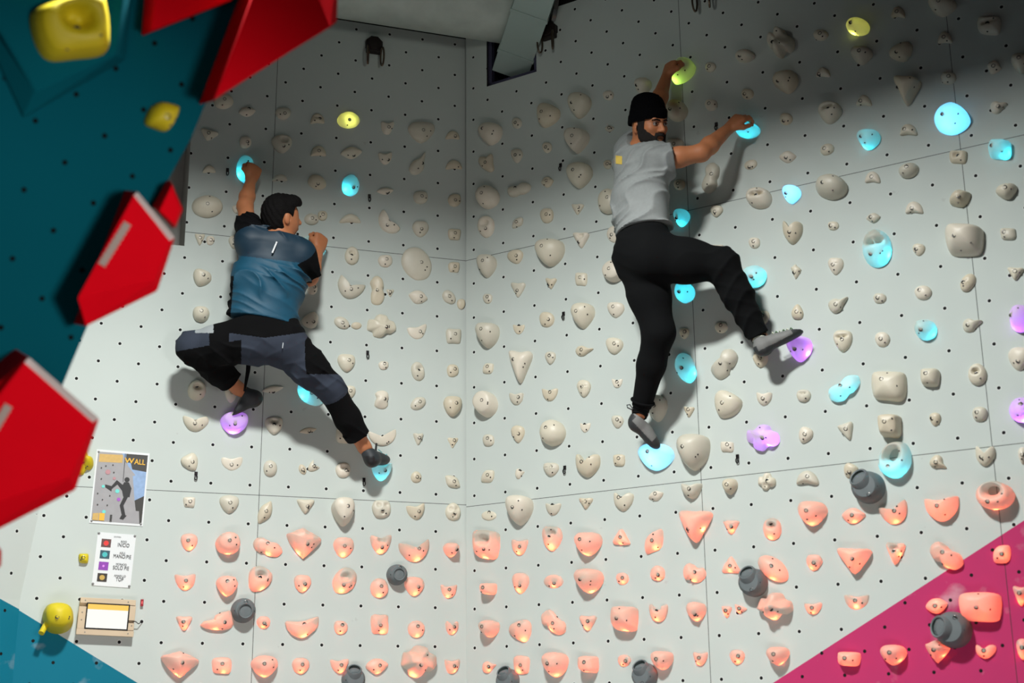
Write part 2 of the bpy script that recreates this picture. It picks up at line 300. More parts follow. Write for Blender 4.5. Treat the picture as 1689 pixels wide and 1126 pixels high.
HOLDS = """
# left wall
L
369 166 34 26 o @cream oval hold tucked beneath the tip of the red volume
408 184 28 17 w
467 186 26 21 r
524 195 24 18 D l
575 198 38 27 o gY ledA @hold lit yellow in the dim top area above the first climber's head
639 211 23 21 d
696 217 45 36 e
747 223 24 14 D
345 223 30 17 t r-15
405 234 20 20 r
466 237 35 31 e p
525 249 26 18 D
580 252 36 19 w
636 261 23 20 d
692 270 42 22 c r52
749 272 28 15 D
345 279 22 13 D
406 279 31 46 o gC ledbl @cyan-lit hold gripped by the raised hand of the climber in blue
462 293 26 12 D
523 300 33 23 o r-20
579 305 29 36 o gC ledbl @cyan-lit oval hold level with the blue climber's raised hand
635 315 28 11 w
694 325 24 22 r
750 330 22 21 r
342 339 52 37 o H5
391 345 14 18 w r60 @tiny shaded hold just behind the raised forearm in blue shirt
514 361 24 20 o @larger of the two touching bumps above the blue climber's fist
532 355 16 17 r @smaller of the two touching bumps above the blue climber's fist
578 361 36 15 D
638 369 44 22 b r-48
694 378 28 26 e
750 386 22 19 q
330 394 17 20 t @angular chip, first of the pair beside the dark wall recess
347 396 15 16 r @round chip, second of the pair beside the dark wall recess
386 399 18 22 e @small hold half hidden by the black sleeve of the raised arm
516 407 44 44 o gC @cyan-lit hold under the blue climber's bent right fist
581 421 24 30 o p
636 430 24 21 r
688 435 46 58 o r38 H3
749 441 19 17 q
333 458 32 27 e H5 r-20
515 476 18 19 r
577 476 46 32 b r-22
623 479 48 24 s r90 @peanut-shaped upright cream hold touching a tiny chip
644 483 13 13 t @tiny chip against the upright peanut-shaped hold
690 490 32 22 w r-20
741 490 26 19 o r-45 @oval hold touching a flat chip by the corner seam
761 501 14 18 r x @flat chip right on the corner seam
332 517 29 27 r H5
513 529 30 25 e r35
564 532 27 19 o r-30 @oval hold joined to a flat chip near the blue climber's waist
588 537 18 12 o x @flat chip joined to an oval hold near the blue climber's waist
629 537 50 40 f
689 548 34 22 d r12 H1.5
749 554 26 25 q
450 589 26 20 r @rounded hold peeping out below the blue climber's seat
572 598 30 31 e
633 602 17 15 r
690 612 22 32 o r12 p
747 611 20 21 r
325 643 30 33 o p H5
381 650 20 28 e @cream hold hidden behind the blue climber's tucked ankle
450 642 36 11 w r8 @thin flat hold inside the shadow between the blue climber's legs
513 649 50 32 o r-38 gC ledl @cyan-lit hold under the blue climber's stretched knee
577 647 20 22 e @small hold peeping out behind the blue climber's stretched shin
630 659 31 25 s r80
690 665 28 20 o r32
748 669 31 34 e H5
323 699 44 25 b
387 698 46 34 e gP H8 T @purple-lit foothold under the tucked foot of the blue climber
452 701 30 30 e p
508 710 30 10 w r8 H1
567 718 26 26 q @shaded blocky hold beside the blue climber's stretched cuff
632 722 48 27 b r5 H2
690 724 17 20 t
747 730 18 18 t H1
315 762 28 30 e r30
383 765 36 22 d H1.2
446 772 23 28 o
499 774 12 18 o r25 @oval half of a split pair of thin chips
516 770 17 18 b r-50 @curved half of a split pair of thin chips
566 775 25 25 r p
631 777 34 29 d gC H8 @cyan-lit foothold under the blue climber's stretched toe
687 787 18 20 o
747 794 30 20 w r-42
312 828 20 18 q
378 831 33 31 e
438 845 42 22 w r58
504 834 30 25 t
568 844 40 46 e H9 T
630 839 32 31 r face
687 844 31 26 d r10
748 844 26 31 o face
312 894 29 29 e gO
377 896 42 36 o gO H9 T
441 903 52 26 s r-25 gO
501 895 60 50 k gO H7 @large three-lobed diamond-shaped hold lit red only at its tip
567 903 35 33 e gO
629 898 36 32 d p gO
684 909 52 34 b gO r8
745 906 25 24 e gO H7
306 960 36 27 d gO
375 966 36 34 e gO H7 T
427 956 40 44 e r-30 p gO
499 962 30 29 e gO
569 957 37 48 o r-35 p gO
626 969 30 33 o gO
684 967 33 32 e gO
741 975 28 22 d gO
304 1027 27 25 t gO
359 1023 56 34 j gO @fin-shaped hold lit red, touching a dark tube-mouthed hold
435 1026 23 21 r gO
500 1035 58 32 d r8 gO
562 1034 24 23 r gO
627 1029 30 33 q gO
687 1037 29 28 r gO
746 1036 22 23 h gO
297 1095 64 44 k gO H8
366 1097 33 27 q gO
437 1099 45 38 e gO H8
496 1097 30 28 r gO
560 1098 31 24 d gO
622 1098 38 26 w gO
692 1091 58 54 f gO H10 @huge lumpy many-knobbed hold near the foot of the corner seam
746 1099 26 24 d gO
R
807 220 41 38 e H6
852 203 16 18 r
901 190 38 40 e r-20 H6
953 173 39 42 e H7
1003 157 18 16 r
852 257 19 24 e
804 267 28 32 c r45
902 243 16 18 r
950 230 39 42 e H7 T
1005 212 16 11 w
1002 271 14 15 r @small hold peeping out beside the grey shirt's shoulder
953 288 43 43 e H7
802 324 38 38 o H7
855 313 42 20 s r15
902 300 21 18 w R
1001 331 34 42 o H6 @large oval hold against the back of the grey T-shirt
801 373 28 37 o p
853 368 14 24 w r-45 R
901 355 23 25 r
952 345 21 18 t R
1013 386 26 28 o H2 @faint oval hold at the waist of the grey T-shirt
801 438 31 38 e H6
850 424 27 24 e r20
905 415 46 46 e H8
958 396 28 26 t p @skull-like hold with a deep hollow, nearest the grey climber's belt
854 478 25 25 t H2
908 467 19 19 t
958 460 20 22 q R
1011 447 36 37 o H6 T @large disc hold behind the grey climber's hip
804 492 16 17 r
901 527 25 25 r
960 520 36 42 e H7
1015 511 28 26 e
802 552 36 42 e H8
855 543 20 16 d H1
805 608 22 18 w r35
856 603 38 56 t H7
907 590 18 22 e R
963 578 30 18 c
1013 571 28 28 e
800 666 35 43 o H8 T
851 658 24 20 d
906 651 27 21 d H2
962 641 23 29 e R
1018 632 18 15 d H1
805 726 19 20 r
854 716 22 29 e
909 713 42 44 o H7
965 705 18 16 d H1
1018 696 20 22 e
968 768 40 40 h H5
804 786 28 20 w r35
857 781 15 17 c
908 774 26 24 e R
1021 759 19 20 q
806 850 25 16 o H1
854 841 42 50 e H9
912 840 26 20 d H2
966 830 23 20 t R
1027 828 34 32 h
801 898 40 48 q p gO H7
856 902 28 26 d gO
909 888 34 41 e p gO
967 896 44 40 e gO H9
1024 886 29 28 t r180 gO
804 970 24 20 q gO H7
857 962 29 34 e gO
912 959 33 22 o gO H1.5
968 958 46 40 e gO H10
1026 954 21 19 r gO
806 1037 29 28 e gO H8
859 1041 39 36 e r20 gO
911 1027 48 28 s r-45 gO
969 1027 28 25 t gO
1028 1020 43 42 q gO H9
806 1100 23 19 c gO
859 1096 27 31 q gO
913 1096 40 42 e gO H9
970 1095 29 29 q gO H7 T
1029 1089 22 19 r gO H1.5
1058 142 29 30 e H6 @round cream hold just above the black beanie
1123 117 32 48 e r-35 gG ledbl H8 @green-lit hold under the raised hand of the grey-shirted climber
1115 181 34 36 o H7 @round unlit hold beside the black beanie
1171 110 19 17 r
1173 173 21 19 r
1227 91 32 21 o r8 H6
1233 155 20 18 r
1231 213 40 26 o gC ledA H8 @bright cyan hold gripped by the grey climber's outstretched hand
1113 239 28 22 e @cream hold just over the grey climber's upper arm
1172 293 52 26 s r75 @tall lumpy hold in the shadow of the grey climber's arm
1120 304 19 18 r @small rounded hold in shadow beside the grey sleeve
1238 271 23 16 o r20 H1.5
1251 326 42 34 o l H6
1287 70 42 47 f H9 T
1295 134 43 36 e r15 H8
1353 57 25 19 r
1357 119 24 17 D
1367 185 40 37 e l H6
1296 196 22 20 r
1364 246 24 19 o r25
1299 259 28 20 w
1414 43 38 28 o gY ledbl H7 @yellow-lit egg-like hold high in the dark area
1481 20 24 20 D
1553 10 46 30 e H7
1631 41 40 32 q l
1420 91 36 28 e H6
1487 86 42 31 e r25
1558 62 25 20 D
1639 111 24 23 w r-20
1564 129 26 20 r
1496 149 43 46 t H8 T
1425 166 26 19 D
1647 177 31 20 c r10
1568 196 60 48 o gB ledA H9 @largest blue-lit oval hold, glowing all over
1431 229 38 32 e gC H7 @cyan-lit egg-shaped hold high up between a thick triangular hold and the slotted cyan hold
1498 214 30 21 D
1648 246 38 30 q gC ledbr H8 @cyan-lit blocky hold beside the upper panel seam crossing
1684 103 34 34 e H6
1580 259 30 22 q p
1181 348 22 20 e
1304 320 31 29 e gB ledA H6 @blue-lit hold on the seam, level with the grey climber's waistline
1369 307 52 40 o H9
1306 384 33 38 h H5
1374 372 19 15 r
1244 400 20 19 r
1184 410 18 14 t @small notched hold sitting just above the grey climber's raised thigh
1241 455 42 36 o r20 gC ledbr H8 @cyan-edged hold just outside the grey climber's bent knee
1312 448 18 25 k
1378 439 26 29 e R
1382 501 38 24 c r25
1122 359 27 29 e gC H6 @cyan-lit hold beside the hem of the grey T-shirt
1128 482 32 33 o gC ledA H6 @teal-lit hold in the gap between the grey climber's legs
1439 292 26 20 D
1498 280 34 24 o r20 H5
1583 327 38 28 w r22 H6
1660 315 36 26 e r15 H6
1508 342 30 21 D
1440 359 24 17 w
1445 409 47 62 o l gC ledbr H8 @large slotted oval hold lit cyan at its lower corner
1515 412 21 20 e R
1589 395 64 50 q H11 @very large faceted cream boulder hold crossing the panel seam
1663 385 27 20 q
1596 466 22 34 o r-35 R
1675 451 28 22 t
1522 482 29 24 r
1451 492 22 17 r
1128 550 17 18 e
1189 540 22 18 r
1130 606 29 50 o r12 gC ledbr H7 @upright oval hold lit cyan at its lower edge, beside the standing leg
1194 600 54 30 s r52 H5
1254 594 26 26 e R @ribbed hold just below the grey climber's raised heel
1258 524 22 24 e @small hold peeping out behind the grey climber's cuff
1081 630 11 12 r @tiny hold in the shadow of the grey climber's shin
1083 673 32 46 e H6 @large hold in shadow behind the standing shoe
1136 679 18 18 t
1197 668 45 45 e r-25 H6
1260 658 26 22 d
1317 574 40 42 e gP ledbr H9 @purple-lit foothold under the grey climber's raised toe
1315 514 20 26 e r180
1390 562 32 36 e l
1455 560 25 24 r
1325 652 24 22 r l
1392 640 60 28 s r38 gC ledA H6 @long slanting slug-like hold with a cyan glow in its middle
1465 636 58 50 q H7 @very large smooth bowl-like cream hold with a tan centre
1327 718 24 29 e r-20
1397 711 26 30 t r20
1467 702 36 39 q H8 T
1256 721 54 44 f gP ledbr H7 @clustered knobbly hold lit purple
1199 737 22 18 q
1142 744 50 62 e H10 @very large smooth pear-like hold beside the blue-lit foothold
1079 754 58 44 e gB ledA H9 @blue-lit foothold under the standing shoe of the grey climber
1533 622 32 30 q H6
1526 543 36 34 o gC ledbr H7 @cyan-lit bowl-shaped hold with a cream peg
1603 536 36 22 c r10
1682 524 36 44 o gP ledbl H8 @purple-lit hold nearer the top at the outer frame edge
1612 617 31 37 o p
1681 592 40 38 e
1616 683 26 25 r
1542 692 20 23 e
1684 675 42 42 o gP H8 @purple-lit hold lower down at the outer frame edge
1687 752 15 30 e
1140 809 33 26 d H5
1203 802 24 28 e H5
1264 794 30 30 f face
1081 818 27 17 w r15
1145 866 54 56 t gO ledbr H9
1079 894 48 26 w r55 gO
1206 869 26 23 t gO
1273 872 31 36 o p gO
1205 932 31 30 t r180 gO H2
1084 945 24 26 o gO
1144 945 38 30 s r-25 gO
1274 937 60 34 o r-38 gO @long slanting oval red-lit hold over a dark tube-mouthed hold
1331 788 38 25 D
1402 777 25 25 e r-20
1476 758 50 64 o r-28 ring gC H7 @ring-shaped hold with a see-through opening and cyan glow
1338 846 48 41 e gO H8
1406 851 41 26 w gO
1474 847 50 34 b r20 gO
1342 928 27 26 e gO
1408 924 58 44 t gO ledA H8
1477 912 32 38 t p gO ledbr
1547 764 30 24 c r-45
1624 752 34 34 h
1640 817 64 48 o ring gO H8 @large doughnut-like hold lit red at the bottom, above the pink area
1552 839 57 40 d r5 gO ledA H7 @wide smooth salmon-lit shelf hold
1559 917 60 32 s r-35 gO H7 @slanting slug-like hold straddling the grey and pink boundary
1653 914 36 30 w r40 gO ledA
1277 999 58 46 f gO H8 @fan-shaped lumpy hold touching a dark tube-mouthed hold
1340 1003 30 19 d gO
1413 993 42 24 d gO H1.5
1281 1081 36 32 e gO H8
1399 1086 37 25 q gO ledA H6
1471 1080 44 34 e gO ledbr H8
1544 999 37 26 w gO ledA
1617 1001 70 48 q gO ledA H9 @largest boxy red-lit hold on the pink area
1545 1074 40 38 k gO ledbr H7
1625 1075 35 24 h r0 gO ledA
1684 982 30 34 t gO
1687 1070 22 36 e gO
1085 1011 31 30 h p gO
1147 1009 31 32 e gO H6
1198 1009 17 20 t gO @rounded chip of the tiny red-lit pair sharing a bolt hole
1220 1005 22 13 t r-20 gO @pointed chip of the tiny red-lit pair sharing a bolt hole
1090 1089 34 31 e gO H8
1155 1086 25 22 d gO
1215 1084 25 24 e gO
"""
# ------------------------------------------------------------ climbing holds
TPL = {
 'o': [(-1, 0), (-.72, .7), (0, 1), (.72, .7), (1, 0), (.72, -.7), (0, -1), (-.72, -.7)],
 'r': [(-1, .1), (-.7, .8), (.05, .95), (.75, .75), (1, .1), (.8, -.6), (.15, -1), (-.65, -.8)],
 'e': [(-1, .25), (-.75, .85), (0, 1), (.8, .8), (1, .15), (.65, -.55), (0, -1), (-.6, -.6)],
 'd': [(-1, .75), (-.8, .95), (0, .7), (.85, 1), (1, .7), (.8, -.2), (.35, -.85), (-.1, -1), (-.5, -.75), (-.85, -.1)],
 'D': [(-1, -.6), (-.85, -.95), (0, -.8), (.85, -.95), (1, -.6), (.75, .45), (.2, 1), (-.3, 1), (-.75, .4)],
 't': [(-1, .7), (-.8, 1), (0, .9), (.8, .95), (1, .6), (.5, -.35), (.12, -1), (-.18, -1), (-.6, -.2)],
 'b': [(-1, 1), (-.8, .7), (-.35, .15), (.2, .1), (.75, .55), (1, .95), (.98, .2), (.6, -.65), (.05, -1), (-.5, -.75), (-.9, .1)],
 'w': [(-1, 0), (-.5, .75), (.2, .95), (.85, .45), (1, .1), (.5, -.65), (-.1, -.95), (-.7, -.5)],
 's': [(-1, .1), (-.8, .8), (-.3, .85), (.1, .72), (.6, .95), (1, .3), (.85, -.55), (.3, -.85), (0, -.74), (-.4, -.95), (-.85, -.6)],
 'h': [(-1, .9), (-.7, 1), (-.25, .45), (.15, .4), (.6, 1), (1, .85), (.95, 0), (.5, -.7), (0, -1), (-.5, -.75), (-.9, -.1)],
 'f': [(-1, .1), (-.85, .6), (-.5, .6), (-.2, 1), (.35, .95), (.55, .55), (.95, .35), (1, -.3), (.65, -.6), (.35, -.6), (0, -1), (-.5, -.85), (-.6, -.5), (-.95, -.3)],
 'k': [(-1, .55), (-.7, .7), (-.05, 1), (.25, .85), (.95, .4), (1, .1), (.5, -.5), (.05, -1), (-.15, -.95), (-.7, -.15)],
 'q': [(-1, .5), (-.8, .9), (.1, .95), (.85, .85), (1, .4), (.95, -.5), (.7, -.95), (-.1, -.95), (-.75, -.85), (-.98, -.3)],
 'c': [(-1, -.1), (-.8, .7), (-.2, .9), (.4, .45), (1, .4), (.95, .15), (.4, -.35), (-.1, -.9), (-.7, -.8)],
 'j': [(-1, -.35), (-.75, -.05), (-.25, .0), (-.1, .55), (.5, 1), (.85, .95), (1, .3), (.95, -.5), (.6, -.9), (0, -.95), (-.6, -.8), (-.95, -.6)],
}
NOUN = {'o': 'oval', 'r': 'rounded', 'e': 'egg-shaped', 'd': 'half-moon', 'D': 'domed', 't': 'tapered', 'b': 'crescent', 'w': 'leaf-shaped', 's': 'knobbly', 'h': 'two-horned', 'f': 'lumpy', 'k': 'diamond-shaped', 'q': 'blocky', 'c': 'teardrop', 'j': 'finned'}
GLOW = {'O': ('red-lit', (1, .075, .02), 1.0), 'C': ('cyan-lit', (.02, .75, 1), .45), 'B': ('blue-lit', (.1, .55, 1), .9), 'P': ('purple-lit', (.42, .08, 1), .8), 'Y': ('yellow-lit', (.8, .8, .12), .3), 'G': ('green-lit', (.5, .9, .1), .2)}
ORD = 'zeroth first second third fourth fifth sixth seventh eighth ninth tenth eleventh twelfth thirteenth fourteenth fifteenth sixteenth seventeenth eighteenth nineteenth'.split()
Mcream = [mat('cream_resin', c, .42, var=.07, scale=25, bump=.15, bscale=350) for c in ((216, 208, 188), (222, 213, 196), (207, 201, 184), (210, 199, 176))]
Mlit = mat('lit_resin', (212, 204, 188), .4, trans=.42)
Mbolt = mat('bolt_steel', (100, 98, 95), .3, .9); Mhole = mat('socket_black', (10, 9, 9), .7); Mscrew = mat('screw_dark', (45, 38, 34), .5, .3)

def smooth_loop(pts, n):
    """closed Catmull-Rom through pts, n samples"""
    out = []; L = len(pts)
    for k in range(n):
        t = k*L/n; i = int(t); f = t-i
        p = [pts[(i+d) % L] for d in (-1, 0, 1, 2)]
        out.append(tuple(.5*((2*p[1][c])+(-p[0][c]+p[2][c])*f+(2*p[0][c]-5*p[1][c]+4*p[2][c]-p[3][c])*f*f+(-p[0][c]+3*p[1][c]-3*p[2][c]+p[3][c])*f**3) for c in (0, 1)))
    return out
_bolt = {}
def small_part(kind, parent, loc, nrm):
    if kind not in _bolt:
        mb = MB()
        if kind == 'bolt':
            mb.lathe([(.0095, -.004), (.0095, .0008), (.008, .0014), (.0072, .0014), (.0066, -.001), (.0001, -.001)], 14); mb.mi = [0]*(14*4)+[1]*14
            for k in range(14*3, 14*5): mb.mi[k] = 1
        else: mb.lathe([(.0042, -.003), (.0042, .0008), (.0001, .0012)], 10)
        o = mb.out(kind, [Mbolt, Mhole] if kind == 'bolt' else Mscrew, smooth=True); _bolt[kind] = o.data; bpy.data.objects.remove(o)
    q = Vector((0, 0, 1)).rotation_difference(nrm)
    o = bpy.data.objects.new(kind, _bolt[kind]); COL.objects.link(o); o.parent = parent; o.matrix_basis = Matrix.Translation(loc) @ q.to_matrix().to_4x4(); return o

def hold(w, px, py, pw, ph, T, rot=0, glow=None, led='b', Hc=None, flags=(), label=None, seed=0, matl=None, name=None, cat=None, group=None):
    rnd = random.Random(seed*7919+13)
    S = math.sqrt(pw*ph); Hm = (Hc/100 if Hc else S/300*.30)
    n = 40 if S > 30 else 28
    tp = TPL[T]
    pts = smooth_loop([(x*(1+rnd.uniform(-.05, .05)), y*(1+rnd.uniform(-.05, .05))) for x, y in tp], n)
    mx = max(abs(p[0]) for p in pts); my = max(abs(p[1]) for p in pts)
    ca, sa = math.cos(math.radians(rot)), math.sin(math.radians(rot))
    C0 = Lc(w, px, py, Hm*.35); out = []
    for x, y in pts:
        x, y = x/mx*pw/2, y/my*ph/2; X, Y = x*ca-y*sa, x*sa+y*ca
        q = Lc(w, px+X, py-Y, Hm*.35); out.append(Vector((q.x-C0.x, q.y-C0.y)))
    cen = sum(out, Vector((0, 0)))/n; R = math.sqrt(sum((p-cen).length_squared for p in out)/n)
    ring = 'ring' in flags; flat = 'T' in flags; R_ = 'R' in flags
    K = 10 if S > 30 else 8; e = 3.2 if flat else rnd.uniform(1.9, 2.5)
    sh = Vector((rnd.uniform(-.15, .15), rnd.uniform(-.05, .25)))*R
    verts = []; faces = []
    off = Vector((rnd.uniform(0, 50), rnd.uniform(0, 50), 0)); lump = {'f': .28, 's': .2, 'k': .14}.get(T, .08 if R_ else .06); fq = {'f': 1.1, 's': .8}.get(T, .55)/max(R, .01)
    if R_: lump = .04
    pk = Vector((rnd.uniform(-.1, .2), .28))*R if 'p' in flags else None
    cr, crx = math.cos(math.radians(rot)), math.sin(math.radians(rot))
    if ring:
        hc = Vector((-.05*R, .32*R)); hr = .36
        inn = [cen+hc+(p-cen)*hr for p in out]
        for k in range(K+1):
            a = math.pi*k/K; t = (1-math.cos(a))/2; z = Hm*math.sin(a)**.7
            for i in range(n):
                p = out[i].lerp(inn[i], t); nz = noise.noise(Vector((p.x, p.y, 0))*fq+off)
                verts.append((p.x, p.y, z*(1+.15*nz+.35*(cen.y-p.y)/R*.5)-.002))
        for k in range(K):
            for i in range(n): faces.append((k*n+i, k*n+(i+1) % n, (k+1)*n+(i+1) % n, (k+1)*n+i))
    else:
        for k in range(K):
            a = math.pi/2*k/K; s = math.cos(a)**(2/e) if flat else math.cos(a)**.95
            z = math.sin(a)**(2/e) if not flat else min(1, math.sin(a)**(.55))
            if flat: s = 1-.34*(z**2.2) if k < K*.55 else (1-.34)*(1-(k-K*.55)/(K*.45))
            for i in range(n):
                p = cen+sh*z+(out[i]-cen)*s; nz = noise.noise(Vector((p.x, p.y, z*.4*R))*fq+off)
                h = Hm*z*(1+lump*2*nz*(1 if z > .2 else z*5))
                if T == 'f': h *= 1-.25*abs(noise.noise(Vector((p.x, p.y, 3))*fq*1.2+off))
                if R_: h += Hm*.09*math.sin((p.x*(-crx)+p.y*cr)*2*math.pi/(R*.32))*z
                if pk is not None:
                    dd = (p-cen-pk); g = math.exp(-((dd.x/(.38*R))**2+(dd.y/(.30*R))**2)**2); h *= 1-.8*g
                if 'l' in flags:
                    dd = p-cen-Vector((0, .25*R)); g = math.exp(-((dd.x/(.55*R))**4+(dd.y/(.15*R))**2)); h *= 1-.75*g
                if 'face' in flags:
                    for ex, ey, er in ((-.4, .35, .26), (.4, .35, .26), (0, -.45, .2)):
                        dd = p-cen-Vector((ex, ey))*R; h *= 1-.55*math.exp(-(dd.length/(er*R))**2)
                verts.append((p.x, p.y, h-.002*(k == 0)))
        for k in range(K-1):
            for i in range(n): faces.append((k*n+i, k*n+(i+1) % n, (k+1)*n+(i+1) % n, (k+1)*n+i))
        p = cen+sh; z = Hm
        tpz = sum(v[2] for v in verts[-n:])/n; verts.append((p.x, p.y, tpz)); c = len(verts)-1
        faces += [((K-1)*n+i, (K-1)*n+(i+1) % n, c) for i in range(n)]
    MW = w.M @ Matrix.Translation(Vector((C0.x, C0.y, 0)))
    col = matl or (Mlit if glow else Mcream[seed % 4])
    small = S < 23
    nm = name or ('foothold' if small else 'climbing_hold')
    o = mobj(nm, verts, faces, col, mw=MW)
    setp(o, label, cat or ('foothold' if small else 'climbing hold'), group)
    bvh = BVHTree.FromPolygons([Vector(v) for v in verts], faces)
    def put(kind, p, into=0):
        hit = bvh.ray_cast(Vector((p.x, p.y, 1)), Vector((0, 0, -1)))
        if hit[0] is not None: small_part(kind, o, hit[0], (hit[1]*1+Vector((0, 0, 1))).normalized() if hit[1].z > .2 else Vector((0, 0, 1)))
    if 'x' not in flags:
        # the bolt sits on the panel's grid where that grid point lies under the hold
        i = round((C0.x/RAT-w.u0-1)/2)*2+1; j = round((C0.y/.1-w.v0-1)/2)*2+1
        g = Vector(uv(w, i, j))-Vector((C0.x, C0.y))
        b = g if (g-cen).length < R*.55 and not ring else cen+Vector((rnd.uniform(-.1, .1), rnd.uniform(-.1, .1)))*R
        if ring: b = cen+Vector((-.25, -.45))*R
        put('bolt', b)
        for q in range(1 if S < 34 else 2):
            an = rnd.choice((-2.4, -1, -.3, -1.8))+q*1.7; r2 = .62*R
            put('screw', cen+Vector((math.cos(an)*r2, math.sin(an)*r2)))
    if glow:
        nmg, colr, pwr = GLOW[glow]
        dx, dy = {'b': (0, -.72), 'bl': (-.55, -.6), 'l': (-.7, -.25), 'br': (.58, -.5), 'A': (.05, -.05)}[led]
        if led == 'b': dx = rnd.uniform(-.3, .3)
        l = bpy.data.lights.new('led', 'POINT'); l.color = colr; l.shadow_soft_size = .006; l.energy = pwr*(.24 if glow == 'O' else .42)*(R/.05)**1.8
        lo = bpy.data.objects.new('led', l); COL.objects.link(lo); lo.parent = o
        for t in (1, .88, .76, .64, .52, .4, .28, .15, 0):      # the led sits under the shell, as near the wanted spot as the shell allows
            p = (cen if not ring else cen+Vector((0, -.72))*R)+Vector((dx, dy if not ring else 0))*R*t*(.5 if ring else 1)
            hz_ = [h_[0].z for h_ in (bvh.ray_cast(Vector((p.x+ex*.007, p.y+ey*.007, 1)), Vector((0, 0, -1))) for ex, ey in ((0, 0), (1, 0), (-1, 0), (0, 1), (0, -1))) if h_[0] is not None]
            if len(hz_) == 5 and min(hz_) > min(.013, Hm*.42): break
        lo.matrix_basis = Matrix.Translation((p.x, p.y, min(Hm*(.3 if glow not in 'YG' else .5), (min(hz_) if hz_ else .01)*.55)))
    return o, C0

def parse(txt):
    w = None; cells = {}; rows = []
    for ln_ in txt.strip().split('\n'):
        if ln_.startswith('#') or not ln_.strip(): continue
        if ln_.strip() in 'LR': w = WL if ln_.strip() == 'L' else WR; continue
        lab = None
        if '@' in ln_: ln_, lab = ln_.split('@')
        t = ln_.split(); x, y, a, b = map(float, t[:4]); kw = dict(rot=0, glow=None, led='b', Hc=None); fl = []
        for f in t[5:]:
            if f.startswith('led'): kw['led'] = f[3:]
            elif f[0] == 'r' and f[1:].lstrip('-').isdigit(): kw['rot'] = float(f[1:])
            elif f[0] == 'g' and len(f) == 2: kw['glow'] = f[1]
            elif f[0] == 'H': kw['Hc'] = float(f[1:])
            else: fl.append(f)
        rows.append([w, x, y, a, b, t[4], kw, fl, lab])
    return rows
def autolabel(w, x, y, a, b, T, kw, fl):
    c = Lc(w, x, y, .01); i = round((c.x/RAT-w.u0-1)/2)*2+1; j = round((c.y/.1-w.v0-1)/2)*2+1
    col = (3-i)//2 if w is WL else (i+1)//2; row = (j+5)//2; S = math.sqrt(a*b)
    size = 'tiny' if S < 18 else 'small' if S < 25 else 'medium' if S < 33 else 'large' if S < 46 else 'huge'
    f = 'pocketed' if 'p' in fl else 'slotted' if 'l' in fl else 'ribbed' if 'R' in fl else 'hollow-eyed' if 'face' in fl else ''
    g = GLOW[kw['glow']][0] if kw['glow'] else 'cream'
    d = ' '.join(k for k in (size, f or '', NOUN[T], g, 'hold') if k)
    return f"{d}, {ORD[col]} column {'left' if w is WL else 'right'} of corner seam, {ORD[row]} row up", (w is WL, col, row)

rows = parse(HOLDS); seen = {}
for k, (w_, x, y, a, b, T, kw, fl, lab) in enumerate(rows):
    al, cell = autolabel(w_, x, y, a, b, T, kw, fl)
    if not lab:
        lab = al
        if lab in seen: print('DUP', lab, x, y, seen[lab])
    if lab in seen: print('DUP', lab)
    seen[lab] = (x, y)
    grp = {None: 'unlit cream holds', 'O': 'red-lit start holds'}.get(kw['glow'], 'colour-lit route holds')
    if kw['glow'] is None and math.sqrt(a*b) < 23: grp = 'small unlit footholds'
    hold(w_, x, y, a, b, T, flags=fl, label=lab.strip(), seed=k, group=grp, **kw)
print('HOLDS', len(rows))

# yellow holds on the left wall
Mye = mat('yellow_resin', (215, 195, 25), .55, var=.12, scale=12)
hold(WL, 137, 762, 36, 40, 'f', flags=(), Hc=7, label='yellow lumpy hold half hidden behind the large red volume', seed=901, matl=Mye, name='climbing_hold', group='yellow holds')
hold(WL, 138, 920, 17, 17, 'q', flags=(), Hc=3.5, label='tiny yellow hold beside the colour legend sign', seed=902, matl=Mye, name='foothold', group='yellow holds')
yb, _ = hold(WL, 96, 1018, 52, 52, 'r', flags=('T',), Hc=15, label='big yellow barrel-like hold on the edge of the teal paint beside the tablet', seed=903, matl=Mye, name='climbing_hold', group='yellow holds')
mb = MB(); p0, p1 = P(WL, 78, 1026, .06), P(WL, 68, 1044, .10); mb.tube([p0, p1], .014, 14); mb.out('peg', Mye, yb, Matrix.Identity(4), True)

# dark grey tube-mouthed holds
Mtu = mat('tube_rubber', (104, 112, 114), .6, var=.15, scale=30)
Mtd = mat('tube_inside', (50, 62, 60), .7)
TUBES = [(WL, 656, 947, 31, (0, -.05), 'dark grey tube-mouthed hold left of the corner seam, highest of its kind there', 1),
 (WL, 402, 1006, 35, (.05, -.1), 'dark grey tube-mouthed hold beside the fin-shaped red-lit hold', 1),
 (WL, 584, 1120, 34, (-.1, .9), 'dark grey tube-mouthed hold cut by the frame bottom, left of the corner seam', 1),
 (WR, 836, 1122, 32, (-.05, .9), 'dark grey tube-mouthed hold cut by the frame bottom, just right of the corner seam', 1),
 (WR, 1062, 1114, 33, (-.1, .9), 'dark grey tube-mouthed hold touching a red-lit egg hold, bottom row', 1),
 (WR, 1241, 960, 36, (-.15, .7), 'dark grey tube-mouthed hold between two large red-lit holds', 1),
 (WR, 1431, 803, 40, (-.35, .6), 'dark grey tube-mouthed hold beside the cyan ring-shaped hold', 1),
 (WR, 1571, 1038, 42, (-.6, .15), 'dark grey tube-mouthed hold on the pink area', 1)]
